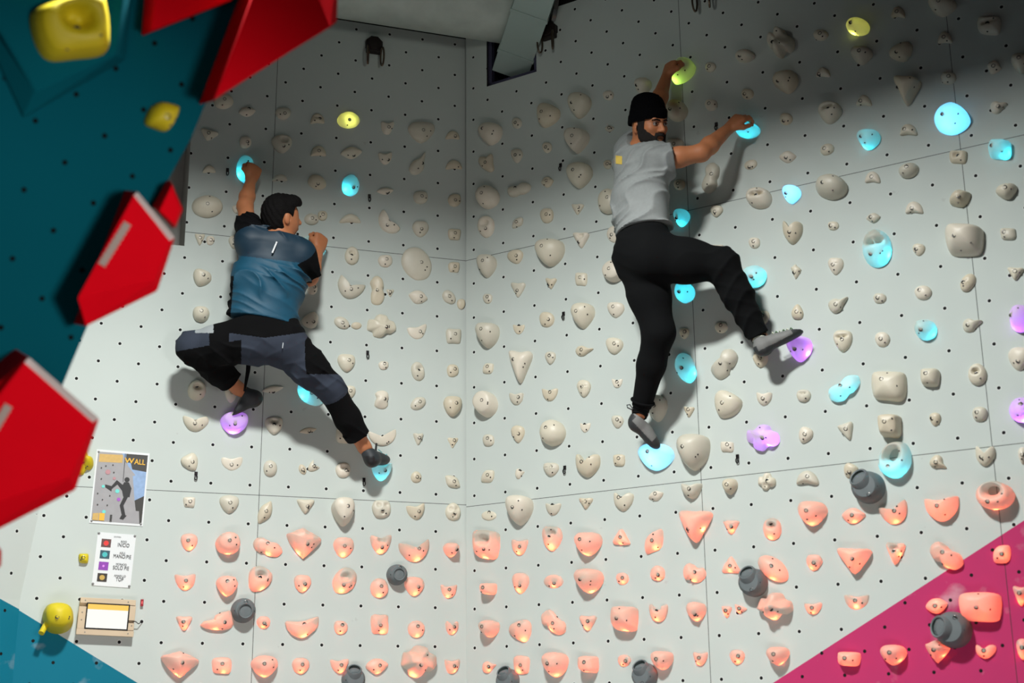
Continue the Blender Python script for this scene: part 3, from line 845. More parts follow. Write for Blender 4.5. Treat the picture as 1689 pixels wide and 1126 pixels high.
for w_, x, y, d, tilt, lab, _k in TUBES:
    c = Lc(w_, x, y, .03); r = d/2/300*(1.0 if w_ is WL else 1.05); MW = w_.M @ Matrix.Translation(Vector((c.x, c.y, 0)))
    base = setp(MB().out('tube_hold', Mtu, mw=MW), lab, 'climbing hold', 'grey tube holds')
    bpy.data.objects.remove(base)
    mb = MB(); mb.lathe([(r*1.05, -.002), (r*1.03, r*.5), (r*.92, r*.95), (r*.72, r*1.15), (.0001, r*1.2)], 30)
    o = setp(mb.out('tube_hold', Mtu, mw=MW, smooth=True), lab, 'climbing hold', 'grey tube holds')
    ax = Vector((tilt[0], tilt[1], 1)).normalized(); q = Vector((0, 0, 1)).rotation_difference(ax).to_matrix().to_4x4()
    T_ = Matrix.Translation((tilt[0]*r*.45, tilt[1]*r*.45, r*.62)) @ q
    mb = MB(); mb.lathe([(r*.78, -r*.3), (r*.66, r*.62), (r*.60, r*.70), (r*.52, r*.66), (r*.46, r*.05), (.0001, r*.05)], 26, T_)
    mb.mi = [0]*26*3+[1]*26*2; m2 = mb.out('tube_mouth', [Mtu, Mtd], o, MW, True)
    for sx_ in (-1, 1):
        small_part('screw', o, Vector((sx_*r*.8, -r*.1, r*1.02)), Vector((0, 0, 1)))
    small_part('bolt', o, Vector((-tilt[0]*r*.5+r*.1, -.62*r if tilt[1] > .3 else .62*r, r*1.15)), Vector((0, 0, 1)))

# small black metal anchors
Man = mat('anchor_steel', (46, 42, 44), .35, .8)
proto = None
ANCH = [(WL, 375, 284, 'beside the cyan hold gripped by the climber in blue'), (WL, 609, 327, 'below the flat thin hold, well above the climber in blue\'s elbow'), (WL, 323, 785, 'under an egg-shaped hold near the poster'), (WL, 606, 585, 'beneath the cloud-shaped lumpy hold'), (WL, 600, 795, 'below the blue climber\'s stretched foot'),
 (WR, 925, 276, 'beside a round bulging hold, high right of the corner seam'), (WR, 930, 521, 'between two cream holds at hip height of the grey climber'), (WR, 932, 775, 'beside a bowl-like two-horned hold'), (WR, 1182, 209, 'just over the grey climber\'s outstretched forearm'), (WR, 1217, 757, 'beneath the purple-lit clustered hold')]
for w_, x, y, t in ANCH:
    c = Lc(w_, x, y); MW = w_.M @ Matrix.Translation(Vector((c.x, c.y, 0)))
    if proto is None:
        mb = MB(); mb.box((0, .012, .003), (.016, .022, .006), bev=.002); p = mb.out('metal_anchor', Man, mw=MW)
        mb = MB(); mb.tube([(.006*math.cos(k), -.008+.013*math.sin(k), .010+.002*math.cos(2*k)) for k in [2*math.pi*i/16 for i in range(16)]], .0028, 8, closed=True); mb.out('link', Man, p, MW, True); proto = p; o = p
    else:
        o = proto.copy(); COL.objects.link(o)
        for ch in proto.children: c2 = ch.copy(); COL.objects.link(c2); c2.parent = o
        o.matrix_basis = MW
    setp(o, 'small black metal anchor '+t, 'anchor', 'metal anchors')
# ------------------------------------------------------------ climbers: smooth bodies grown from tapered limbs
def smin(a, b, k):
    h = np.clip(.5+.5*(b-a)/k, 0, 1); return b*(1-h)+a*h-k*h*(1-h)
class Body:
    """distance field of tapered limbs and ellipsoids, meshed by surface nets"""
    def __init__(s, k=.03): s.p = []; s.k = k; s.mod = []
    def limb(s, a, b, ra, rb, k=None): s.p.append(('l', Vector(a), Vector(b), ra, rb, k or s.k)); return s
    def chain(s, pts, rs, k=None):
        for i in range(len(pts)-1): s.limb(pts[i], pts[i+1], rs[i], rs[i+1], k)
        return s
    def slab(s, a, b, wa, wb, across, k=None): s.p.append(('s', Vector(a), Vector(b), wa, wb, k or s.k, Vector(across))); return s
    def ell(s, c, r, M=None, k=None, cut=False): s.p.append(('e', Vector(c), r, M or Matrix.Identity(3), k or s.k, cut)); return s
    def dist(s, X, Y, Z, p):
        if p[0] == 'l':
            a, b = np.array(p[1]), np.array(p[2]); d = b-a; L = float(d@d)+1e-9
            t = np.clip(((X-a[0])*d[0]+(Y-a[1])*d[1]+(Z-a[2])*d[2])/L, 0, 1)
            return np.sqrt((X-a[0]-d[0]*t)**2+(Y-a[1]-d[1]*t)**2+(Z-a[2]-d[2]*t)**2)-(p[3]+(p[4]-p[3])*t)
        if p[0] == 's':
            a = p[1]; ax = p[2]-p[1]; L = ax.length; ax = ax/L; u = (p[6]-ax*p[6].dot(ax)).normalized(); v = ax.cross(u)
            x, y, z = X-a.x, Y-a.y, Z-a.z
            t = x*ax.x+y*ax.y+z*ax.z; pu = x*u.x+y*u.y+z*u.z; pv = x*v.x+y*v.y+z*v.z
            q = np.clip(t/L, 0, 1); e = t-q*L
            wu = p[3][0]+(p[4][0]-p[3][0])*q; wv = p[3][1]+(p[4][1]-p[3][1])*q
            return (np.sqrt((pu/wu)**2+(pv/wv)**2+(e/wv)**2)-1)*wv
        c, r, M = p[1], p[2], np.array(p[3].transposed() if True else 0)
        x, y, z = X-c.x, Y-c.y, Z-c.z
        u = (M[0, 0]*x+M[0, 1]*y+M[0, 2]*z)/r[0]; v = (M[1, 0]*x+M[1, 1]*y+M[1, 2]*z)/r[1]; w_ = (M[2, 0]*x+M[2, 1]*y+M[2, 2]*z)/r[2]
        return (np.sqrt(u*u+v*v+w_*w_)-1)*min(r)
    def ext(s, p):
        if p[0] == 'l': r = max(p[3], p[4]); pts = (p[1], p[2])
        elif p[0] == 's': r = max(p[3]+p[4]); pts = (p[1], p[2])
        else: r = max(p[2]); pts = (p[1],)
        return np.array([[min(q[i] for q in pts)-r for i in range(3)], [max(q[i] for q in pts)+r for i in range(3)]])
    def mesh(s, h, clip=None, mod=None):
        E = np.array([s.ext(p) for p in s.p if not (p[0] == 'e' and p[5])]); lo = E[:, 0].min(0)-.03; hi = E[:, 1].max(0)+.03
        n = np.ceil((hi-lo)/h).astype(int)+1; F = np.full(n, 9., np.float32)
        ax = [np.arange(n[i], dtype=np.float32)*h+lo[i] for i in range(3)]
        for p in s.p:
            e = s.ext(p); k = p[5] if p[0] != 'e' else p[4]; m = k+.035
            i0 = np.maximum(0, ((e[0]-m-lo)/h).astype(int)); i1 = np.minimum(n, ((e[1]+m-lo)/h).astype(int)+2)
            sl = tuple(slice(a, b) for a, b in zip(i0, i1))
            X, Y, Z = np.meshgrid(ax[0][sl[0]], ax[1][sl[1]], ax[2][sl[2]], indexing='ij')
            d = s.dist(X, Y, Z, p).astype(np.float32)
            if p[0] == 'e' and p[5]: F[sl] = -smin(-F[sl], d, k)
            else: F[sl] = np.where(F[sl] > 5, np.minimum(F[sl], d), smin(F[sl], d, k))
        band = np.abs(F) < .03
        if mod is not None or clip is not None:
            I = np.nonzero(band if clip is None else F < .03)
            pts = np.stack([ax[c][I[c]] for c in range(3)], 1)
            if mod is not None: F[I] += mod(pts).astype(np.float32)
            if clip is not None: F[I] = np.maximum(F[I], clip(pts).astype(np.float32))
        return surfnet(F, lo, h)
def surfnet(F, lo, h):
    S = F < 0; nx, ny, nz = F.shape
    c = np.zeros((nx-1, ny-1, nz-1), np.int8)
    for dx in (0, 1):
        for dy in (0, 1):
            for dz in (0, 1): c += S[dx:nx-1+dx, dy:ny-1+dy, dz:nz-1+dz]
    A = np.nonzero((c > 0) & (c < 8)); m = len(A[0]); idx = np.full(c.shape, -1, np.int32); idx[A] = np.arange(m)
    acc = np.zeros((m, 3)); cnt = np.zeros(m); A = np.stack(A, 1); cor = [(0, 0, 0), (1, 0, 0), (0, 1, 0), (1, 1, 0), (0, 0, 1), (1, 0, 1), (0, 1, 1), (1, 1, 1)]
    for a, b in ((0, 1), (2, 3), (4, 5), (6, 7), (0, 2), (1, 3), (4, 6), (5, 7), (0, 4), (1, 5), (2, 6), (3, 7)):
        pa, pb = A+cor[a], A+cor[b]; fa = F[pa[:, 0], pa[:, 1], pa[:, 2]]; fb = F[pb[:, 0], pb[:, 1], pb[:, 2]]
        x = (fa < 0) != (fb < 0); t = np.where(x, fa/np.where(x, fa-fb, 1), 0)[:, None]
        acc += np.where(x[:, None], np.array(cor[a])+(np.array(cor[b])-np.array(cor[a]))*t, 0); cnt += x
    V = (A+acc/cnt[:, None])*h+lo; Q = []
    for axn in range(3):
        sl0 = [slice(None)]*3; sl1 = [slice(None)]*3; sl0[axn] = slice(0, -1); sl1[axn] = slice(1, None)
        s0, s1 = S[tuple(sl0)], S[tuple(sl1)]; E_ = np.stack(np.nonzero(s0 != s1), 1)
        b, d = [(1, 2), (2, 0), (0, 1)][axn]; E_ = E_[(E_[:, b] > 0) & (E_[:, d] > 0) & (E_[:, b] < F.shape[b]-1) & (E_[:, d] < F.shape[d]-1)]
        fl = s0[E_[:, 0], E_[:, 1], E_[:, 2]]; eb = np.zeros(3, int); eb[b] = 1; ed = np.zeros(3, int); ed[d] = 1
        g = lambda o: idx[(E_-o)[:, 0], (E_-o)[:, 1], (E_-o)[:, 2]]
        q = np.stack([g(eb+ed), g(ed), g(0*eb), g(eb)], 1); q[~fl] = q[~fl][:, ::-1]; Q.append(q)
    return V, np.concatenate(Q)
def body_obj(name, B, h, mats, parent=None, mod=None, clip=None, color=None, smooth_it=2):
    V, Q = B.mesh(h, clip, mod)
    me = bpy.data.meshes.new(name); me.vertices.add(len(V)); me.vertices.foreach_set('co', V.ravel())
    me.loops.add(len(Q)*4); me.loops.foreach_set('vertex_index', Q.ravel()); me.polygons.add(len(Q)); me.polygons.foreach_set('loop_start', np.arange(len(Q))*4)
    me.polygons.foreach_set('loop_total', np.full(len(Q), 4)); me.update(calc_edges=True); me.validate()
    for m in (mats if isinstance(mats, list) else [mats]): me.materials.append(m)
    me.polygons.foreach_set('use_smooth', [True]*len(me.polygons))
    if color is not None:
        cen = V[Q].mean(1); me.polygons.foreach_set('material_index', np.asarray(color(cen), np.int32))
    bm = bmesh.new(); bm.from_mesh(me)
    for _ in range(smooth_it): bmesh.ops.smooth_vert(bm, verts=bm.verts, factor=.5, use_axis_x=True, use_axis_y=True, use_axis_z=True)
    bm.to_mesh(me); bm.free(); return link(name, me, parent, Matrix.Identity(4))
def px_of(P_):
    q = P_-np.array(CAM); d = q@np.array(_F); return W/2+FPX*(q@np.array(_R))/d, H/2-FPX*(q@np.array(_U))/d
def hand(B, wrist, knk, palm, thumb, curl=(.5, .9, .6), scale=1., spread=.0):
    """wrist -> knuckle middle; palm = direction the palm faces; thumb = side the thumb is on"""
    f = (knk-wrist).normalized(); palm = (palm-f*palm.dot(f)).normalized(); t = (thumb-f*thumb.dot(f)-palm*thumb.dot(palm)).normalized()
    s = scale; L = .082*s
    for i, (o, ln1) in enumerate(((.031, .042), (.0105, .046), (-.0105, .043), (-.030, .034))):
        k0 = wrist+f*L*(1-.04*abs(i-1))+t*o*s-palm*.004*s; B.limb(wrist+t*o*.55*s, k0, .0155*s, .0125*s, .012)
        d = f; p = k0; r = .0098*s*(1 if i < 3 else .88); ang = 0
        for j, (sl, cu) in enumerate(zip((ln1, ln1*.62, ln1*.5), curl)):
            ang += cu*(1+.08*i); d = (f*math.cos(ang)+palm*math.sin(ang)+t*(spread*(1.5-i))).normalized(); q = p+d*sl*s; B.limb(p, q, r*1.05, r*.93, .006); p = q; r *= .93
    B.ell(wrist+f*L*.55, (.040*s, .017*s, .045*s), Matrix((t, palm, f)).transposed(), .012)
    a = wrist+f*.022*s+t*.022*s; b = wrist+f*.052*s+t*.048*s+palm*.018*s; c = wrist+f*.085*s+t*.046*s+palm*.034*s; e = wrist+f*.100*s+t*.034*s+palm*.048*s
    B.limb(a, b, .016*s, .0125*s, .01).limb(b, c, .0125*s, .0105*s, .006).limb(c, e, .0105*s, .009*s, .006)

Mskin = mat('skin', (188, 120, 80), .55, var=.10, scale=30, sss=.15); Mhair = mat('hair_black', (15, 13, 13), .8, spec=.15, bump=1., bscale=180)
def folds(dirs, amp, seed=0):
    """cloth creases: ridged, warped waves running along the given directions"""
    rs = np.random.RandomState(seed); ks = rs.normal(size=(6, 3))*11; ph = rs.rand(6)*6.3
    def f(p):
        wv = [np.sin(p@ks[i]+ph[i]) for i in range(6)]; out = 0
        for n_, (d, fr, a) in enumerate(dirs):
            d = np.array(d); d = d/np.linalg.norm(d)
            s = np.sin(p@d*fr+1.15*wv[n_]+.9*wv[n_+1]+ph[n_]); m = np.clip(.35+.65*wv[(n_+3) % 6]+.3*wv[(n_+4) % 6], 0, 1)
            out = out-a*m*(1-np.abs(s))**1.8
        return out*amp+amp*.15*wv[5]
    return f
UL, VL, NL, UR_, VR_, NR = (np.array(k) for k in (WL.U, WL.V, WL.N, WR.U, WR.V, WR.N))

# ---------------- climber in the blue shirt, left wall
w = WL
sL, sR = P(w, 414, 398, .40), P(w, 496, 420, .40); hp = P(w, 437, 560, .36); ch = P(w, 449, 440, .38)
el, wr, kn = P(w, 404, 340, .24), P(w, 414, 296, .12), P(w, 421, 272, .105)
er, wr2, kn2 = P(w, 511, 458, .30), P(w, 526, 411, .12), P(w, 530, 388, .10)
nk = P(w, 463, 392, .40); hd = P(w, 464, 357, .39)
hipL, hipR = P(w, 408, 562, .34), P(w, 468, 566, .36)
knL, anL = P(w, 318, 573, .26), P(w, 392, 640, .11); knR, anR = P(w, 545, 640, .30), P(w, 601, 737, .15)
toCam = (CAM-hd).normalized(); rgt = Vector(_R); fwd = (rgt*.80-toCam*.60+Vector((0, 0, -.05))).normalized()
hz = (_U+rgt*.08-fwd*(_U.dot(fwd))).normalized(); hx = fwd.cross(hz).normalized(); hz = hx.cross(fwd); HM = Matrix((hx, fwd, hz)).transposed()
def hp_(x, y, z): return hd+HM @ Vector((x, y, z))
B = Body(.02)
B.chain([sL, el], [.052, .040]).chain([el, el.lerp(wr, .35), wr], [.041, .040, .026]).chain([sR, er], [.05, .041]).chain([er, er.lerp(wr2, .35), wr2], [.042, .040, .026])
B.limb(nk-_U*.06, hp_(0, -.02, -.04), .058, .052).slab(ch-Vector(VL)*.1, P(w, 455, 405, .39), (.13, .09), (.15, .07), WL.U, .04)
B.ell(hd, (.074, .094, .105), HM, .02).ell(hp_(0, .035, -.05), (.052, .052, .058), HM, .03).limb(hp_(0, .088, .0), hp_(0, .108, -.028), .009, .013, .012)
B.limb(hp_(0, .085, -.055), hp_(0, .088, -.06), .014, .014, .01)
for s in (-1, 1): B.ell(hp_(s*.076, -.008, -.012), (.010, .018, .030), HM, .006).ell(hp_(s*.070, .002, -.012), (.01, .010, .017), HM, .004, True)
hand(B, wr, kn, Vector(-NL)-WL.U*.35, WL.U*-1, (.9, 1.0, .7)); hand(B, wr2, kn2, Vector(-NL)-WL.U*.5, WL.U*-1, (1.0, 1.2, .8))
# bare ankles and heels
toeL = P(w, 380, 672, .06); heelL = P(w, 420, 652, .10)
B.slab(ch, hp, (.12, .09), (.12, .09), WL.U).chain([hp, hipL, knL], [.08, .08, .055]).chain([hp, hipR, knR], [.08, .08, .055]).limb(knL, knL.lerp(anL, .6), .05, .05).limb(knR, knR.lerp(anR, .6), .05, .05)
B.chain([knL.lerp(anL, .6), anL, heelL.lerp(toeL, .15)], [.05, .033, .026]).chain([knR.lerp(anR, .6), anR, P(w, 612, 752, .11)], [.05, .034, .028])
person = body_obj('person', B, .004, Mskin)
setp(person, 'person in teal T-shirt seen from behind, one leg tucked, one stretched, climbing', 'person')
# shirt with raglan sleeves
S_ = Body(.035)
hem = P(w, 433, 527, .37); mid = P(w, 444, 465, .38); up = P(w, 455, 412, .39)
ac = (sR-sL).normalized()
S_.slab(hem, mid, (.172, .115), (.178, .12), WL.U).slab(mid, up, (.178, .12), (.158, .095), ac)
S_.limb(up.lerp(nk, .4), sL, .082, .078, .05).limb(up.lerp(nk, .4), sR, .082, .074, .05).limb(nk-_U*.07, nk-_U*.035, .085, .062, .04)
S_.limb(sL, sL.lerp(el, .48), .074, .066).limb(sR, sR.lerp(er, .80), .068, .062)
hemn = (mid-hem).normalized()
def clipS(p):
    d = -(p-np.array(hem)-np.array(hemn)*.0)@np.array(hemn)-.012
    a = (p-np.array(sL.lerp(el, .48)))@np.array((el-sL).normalized())-.015
    b = (p-np.array(sR.lerp(er, .80)))@np.array((er-sR).normalized())-.012
    n_ = np.where(np.linalg.norm(p-np.array(nk), axis=1) < .105, (p-np.array(nk))@np.array((hd-nk).normalized())+.005, -1)
    da = np.linalg.norm(p-np.array(sL.lerp(el, .6)), axis=1) < .13; db = np.linalg.norm(p-np.array(sR.lerp(er, .9)), axis=1) < .12
    return np.maximum(np.maximum(d, n_), np.maximum(np.where(da, a, -1), np.where(db, b, -1)))
Mblue = mat('teal_jersey', (8, 70, 94), .6, var=.22, scale=14, bump=.3, bscale=300); Mbl = mat('black_jersey', (12, 12, 14), .95, spec=.12, var=.1)
Mnavy = mat('navy_yoke', (8, 42, 60), .6, var=.15, scale=14)
def colS(c):
    x, y = px_of(c)
    ra = np.abs((c-np.array(nk))@np.array(ac))
    col = np.where((y < 428+(x-450)*.12), 2, 0)
    for a_, b_, o_ in ((sL, el, .02), (sR, er, -.01)):
        d_ = (b_-a_).normalized(); q = c-np.array(a_); t = q@np.array(d_); r = np.linalg.norm(q-np.outer(t, np.array(d_)), axis=1); col = np.where((t > o_) & (r < .11), 1, col)
    col = np.where((x < 386-(y-450)*.08) & (y > 455), 1, col); return col
shirt = body_obj('t_shirt', S_, .0045, [Mblue, Mbl, Mnavy], person, folds([((.55*WL.U+.85*WL.V), 34, 1.), ((.35*WL.U+.95*WL.V), 55, .5)], .018, 1), clipS, colS, 1)
mb = MB(); a, b = P(w, 456.5, 399, .50), P(w, 449, 417, .505); mb.tube([a, a.lerp(b, .5)-WL.U*.0+WL.N*.004, b], .0045, 8); mb.out('zip_tape', Mwh0 if 'Mwh0' in globals() else mat('zip_white', (225, 228, 230), .5), shirt, Matrix.Identity(4), True)
# trousers
T_ = Body(.03)
wst = P(w, 433, 540, .365)
T_.slab(P(w, 434, 528, .365), wst, (.165, .106), (.168, .11), WL.U).slab(wst, hp, (.168, .11), (.165, .12), WL.U).limb(hp, hipL, .10, .105, .04).limb(hp, hipR, .10, .108, .04)
T_.chain([hipL, hipL.lerp(knL, .5), knL], [.112, .098, .076], .04).chain([knL, knL.lerp(anL, .55), knL.lerp(anL, .86)], [.078, .072, .062], .03)
T_.chain([hipR, hipR.lerp(knR, .5), knR], [.112, .090, .070], .04).chain([knR, knR.lerp(anR, .5), knR.lerp(anR, .84)], [.070, .068, .060], .03)
def clipT(p):
    out = -((-(p-np.array(wst)))@np.array((wst-hp).normalized()))-.06
    for k_, a_, f_ in ((knL, anL, .84), (knR, anR, .82)):
        q = k_.lerp(a_, f_); near = np.linalg.norm(p-np.array(q), axis=1) < .13
        out = np.maximum(out, np.where(near, (p-np.array(q))@np.array((a_-k_).normalized()), -1))
    return out
Msl = mat('slate_trousers', (52, 58, 70), .9, spec=.2, var=.18, scale=18); Mbt = mat('black_trousers', (11, 11, 12), .95, spec=.12, var=.1); Mpt = mat('knee_patch_grey', (150, 156, 158), .8)
def colT(c):
    x, y = px_of(c); col = np.zeros(len(c), int)
    col = np.where(y < 557-np.abs(x-437)*.14, 1, col)
    col = np.where((x < 398) & (y > 560+(398-x)*.18), 1, col)
    col = np.where((x < 378) & (x > 345), 1, col); col = np.where((x > 322) & (x < 352) & (y < 549), 2, col)
    col = np.where((x > 503+(y-560)*.0) & (y < 617) & ((x-503)*.9 > (y-575)*-.5-6) & (x > 496+(y-552)*.15), 1, col)
    t = (c-np.array(knR))@np.array((anR-knR).normalized()); col = np.where((t > .055) & (x > 500), 1, col); return col
pants = body_obj('trousers', T_, .0042, [Msl, Mbt, Mpt], person, folds([((.5*WL.U+.8*WL.V), 34, .9), ((-.6*WL.U+.8*WL.V), 42, .5)], .012, 2), clipT, colT, 1)
mb = MB(); mb.tube([P(w, 411, 585, .30), P(w, 409, 612, .26), P(w, 403, 645, .22)], [.014, .011, .005], 8); mb.out('hanging_strap', Mbt, pants, Matrix.Identity(4), True)
mb = MB(); mb.tube([P(w, 467.5, 561, .475), P(w, 466, 574, .478)], .0022, 6); mb.out('pocket_zip', mat('zip_silver', (190, 195, 200), .4), pants, Matrix.Identity(4))
# hair
Hr = Body(.02); Hr.ell(hp_(0, -.012, .022), (.082, .098, .098), HM).ell(hp_(0, -.035, -.03), (.074, .070, .075), HM).ell(hp_(.02, .05, .075), (.055, .05, .04), HM)
def clipH(p):
    q = (p-np.array(hd))@np.array(HM)
    a = np.minimum(.055-q[:, 2]*1., q[:, 1]-.02-.35*(q[:, 2]+.02)); neckc = -q[:, 2]-.088
    ear = .030-np.sqrt(((q[:, 1]+.004)/1.)**2+((q[:, 2]+.02)*.8)**2); ear = np.where(np.abs(q[:, 0]) > .05, ear, -1)
    return np.maximum(np.maximum(np.where(q[:, 1] > .02, a, -1), neckc), ear)
hn = lambda p: .0018*np.sin(p@np.array([130., 60, 40]))*np.sin(p@np.array([-50., 120, 70]))+.0015*np.sin(p@np.array([210., -160, 90]))
body_obj('hair', Hr, .004, Mhair, person, hn, clipH, None, 1)
# shoes
def shoe(name, parent, heel, toe, up_, mats, side, hw=.037, h=.0035, open_to=None):
    f = (toe-heel).normalized(); up_ = (up_-f*up_.dot(f)).normalized(); x = f.cross(up_); L = (toe-heel).length
    Bs = Body(.022); Bs.ell(heel+f*.012+up_*.006, (hw*.92, .04, .040), Matrix((x, f, up_)).transposed()).ell(heel.lerp(toe, .35)+up_*.008, (hw*.9, .06, .036), Matrix((x, f, up_)).transposed())
    Bs.ell(heel.lerp(toe, .68)+up_*.0, (hw*1.15, .055, .030), Matrix((x, f, up_)).transposed()).ell(toe-f*.012-up_*.004, (hw*.8, .035, .022), Matrix((x, f, up_)).transposed())
    if open_to is not None: Bs.limb(heel+f*.02, (heel+f*.02).lerp(open_to, .75), .036, .034)
    def cl(p):
        if open_to is None: return np.full(len(p), -1.)
        q = (heel+f*.02).lerp(open_to, .62); return (p-np.array(q))@np.array((open_to-heel).normalized())
    def co(c):
        q = c-np.array(heel); z = q@np.array(up_); y = q@np.array(f); return np.where((z < -.008) | (y > L*.82) | ((y < -.012) & (z < .02)), 1, 0)
    return body_obj(name, Bs, h, mats, parent, None, cl, co, 1), f, up_, x
Mrub = mat('shoe_rubber', (24, 24, 26), .5); Msh = mat('shoe_dark', (40, 44, 48), .6, var=.2, scale=40); Mcy = mat('shoe_cyan', (110, 175, 180), .6)
sh, f, u_, x_ = shoe('climbing_shoe', person, P(w, 424, 656, .10), P(w, 379, 677, .075), VL_ if 'VL_' in globals() else Vector(VL)*.8+Vector(NL)*.5, [Msh, Mrub], 1, .034, open_to=anL)
sh, f, u_, x_ = shoe('climbing_shoe', person, P(w, 611, 758, .17), P(w, 634, 757, .05), Vector(VL)+Vector(NL)*.1, [Msh, Mrub], 1, .038, open_to=anR)
for k in (-1, 1):
    mb = MB(); mb.tube([P(w, 614+k*7, 754, .16), P(w, 613+k*7, 741, .155), P(w, 613+k*8, 731, .15)], .0055, 8); mb.out('pull_loop', Mrub, sh, Matrix.Identity(4), True)
mb = MB(); mb.tube([P(w, 624, 741, .14), P(w, 630, 746, .13), P(w, 624, 750, .13), P(w, 631, 752, .12), P(w, 638, 749, .10)], .003, 6); mb.out('laces', Mcy, sh, Matrix.Identity(4), True)

# ---------------- climber in the grey shirt, right wall
w = WR
sL, sR = P(w, 1040, 248, .30), P(w, 1083, 266, .40); hp = P(w, 1060, 412, .38); ch = P(w, 1054, 300, .36)
el, wr, kn = P(w, 1083, 178, .22), P(w, 1099, 127, .12), P(w, 1108, 104, .10)
er, wr2, kn2 = P(w, 1157, 252, .30), P(w, 1202, 212, .14), P(w, 1219, 197, .115)
hd = P(w, 1070, 207, .40); nk = P(w, 1055, 240, .36)
hipL, hipR = P(w, 1056, 428, .34), P(w, 1076, 424, .40)
knL, anL = P(w, 1086, 548, .30), P(w, 1056, 680, .16); knR, anR = P(w, 1190, 436, .28), P(w, 1252, 556, .13)
toCam = (CAM-hd).normalized(); fwd = (toCam*.80+rgt*.62+_U*-.02).normalized()
hz = (_U-rgt*.06-fwd*(_U.dot(fwd))).normalized(); hx = fwd.cross(hz).normalized(); hz = hx.cross(fwd); HM2 = Matrix((hx, fwd, hz)).transposed()
def hq(x, y, z): return hd+HM2 @ Vector((x, y, z))
B = Body(.02)
B.chain([sL, el], [.05, .042]).chain([el, el.lerp(wr, .35), wr], [.042, .041, .027]).chain([sR, sR.lerp(er, .5), er], [.056, .05, .042]).chain([er, er.lerp(wr2, .3), wr2], [.043, .044, .028])
B.limb(nk-_U*.05, hq(0, -.02, -.05), .058, .055).slab(ch-Vector(VR_)*.06, P(w, 1054, 262, .36), (.12, .09), (.13, .08), WR.U, .04)
B.ell(hd, (.074, .094, .110), HM2, .02).ell(hq(0, .035, -.062), (.054, .052, .058), HM2, .03)
B.limb(hq(0, .092, .012), hq(0, .113, -.020), .0085, .012, .012).ell(hq(-.012, .103, -.024), (.009, .010, .008), HM2, .006).ell(hq(.012, .103, -.024), (.009, .010, .008), HM2, .006)
B.limb(hq(-.034, .079, .030), hq(.034, .079, .030), .012, .012, .016).ell(hq(-.04, .068, -.015), (.02, .018, .016), HM2, .02).ell(hq(.04, .068, -.015), (.02, .018, .016), HM2, .02)
for s in (-1, 1): B.ell(hq(s*.031, .094, .010), (.017, .012, .011), HM2, .008, True)
B.limb(hq(-.02, .088, -.055), hq(.02, .088, -.055), .007, .007, .006).limb(hq(-.016, .087, -.068), hq(.016, .087, -.068), .008, .008, .006).ell(hq(0, .078, -.098), (.024, .02, .018), HM2, .02)
for s in (-1, 1): B.ell(hq(s*.076, -.008, -.014), (.010, .018, .030), HM2, .006).ell(hq(s*.070, .002, -.014), (.01, .010, .017), HM2, .004, True)
hand(B, wr, kn, Vector(-NR)+WR.U*.5, WR.U, (.9, 1.0, .6)); hand(B, wr2, kn2, Vector(-NR)*.9+Vector(VR_)*-.35, WR.U*-.3-Vector(VR_), (.55, .9, .7))
B.slab(ch, hp, (.11, .09), (.11, .09), WR.U).chain([hp, hipL, knL, knL.lerp(anL, .8)], [.08, .08, .055, .04]).chain([hp, hipR, knR, knR.lerp(anR, .8)], [.08, .08, .055, .04])
B.chain([knL.lerp(anL, .8), anL], [.04, .036]).chain([knR.lerp(anR, .8), anR, P(w, 1262, 566, .12)], [.04, .036, .03])
p2 = body_obj('person', B, .004, Mskin)
setp(p2, 'bearded person in grey T-shirt, black trousers and beanie, looking back over the shoulder', 'person')
Mew = mat('eye_white', (165, 155, 148), .3); Meb = mat('iris_brown', (40, 24, 16), .3)
for s in (-1, 1):
    c = hq(s*.031, .083, .010); mb = MB(); Me_ = Matrix.Translation(c) @ HM2.to_4x4() @ Matrix.Rotation(-math.pi/2, 4, 'X')
    mb.lathe([(.0001, -.0115), (.008, -.0085), (.0115, 0), (.0098, .006), (.006, .0099)], 16, Me_); a_ = len(mb.mi)
    mb.lathe([(.006, .0099), (.003, .0113), (.0001, .0117)], 16, Me_, 1); mb.out('eye', [Mew, Meb], p2, Matrix.Identity(4), True)
    mb = MB(); mb.tube([hq(s*.012, .099, .026), hq(s*.03, .096, .031), hq(s*.05, .080, .026)], [.004, .0045, .0025], 8); mb.out('eyebrow', Mhair, p2, Matrix.Identity(4), True)
    mb = MB(); mb.tube([hq(s*.014, .0915, .014), hq(s*.031, .0955, .0185), hq(s*.047, .0865, .012)], [.0018, .0022, .0016], 6); mb.out('eyelid', mat('eyelid_skin', (120, 76, 56), .6), p2, Matrix.Identity(4), True)
Mbeard = mat('beard_dark', (22, 14, 10), .8, bump=1., bscale=400)
Bd = Body(.018); Bd.ell(hd, (.078, .098, .114), HM2).ell(hq(0, .036, -.064), (.059, .058, .063), HM2, .03).ell(hq(0, .080, -.100), (.028, .025, .022), HM2)
for s in (-1, 1): Bd.limb(hq(s*.026, .090, -.050), hq(0, .103, -.041), .0065, .008, .006).limb(hq(s*.027, .090, -.052), hq(s*.028, .088, -.085), .007, .010, .01)
def clipB(p):
    q = (p-np.array(hd))@np.array(HM2); x = np.abs(q[:, 0])
    mouth = np.where(q[:, 1] > .06, .016-np.sqrt((q[:, 0]*.72)**2+((q[:, 2]+.060)*1.5)**2), -1)
    chin = np.where(q[:, 1] > .06, .009-np.sqrt((q[:, 0]*.8)**2+((q[:, 2]+.077)*1.6)**2), -1)
    line = np.where(x < .030, -.034, np.where(x < .058, -.055+(x-.03)*.9, -.02))
    line = np.where((x > .055) & (q[:, 1] < .045), .030, line)
    return np.maximum(np.maximum(mouth, chin), np.maximum(q[:, 2]-line, .002-q[:, 1]+np.clip(-q[:, 2]-.06, 0, 1)*.6))
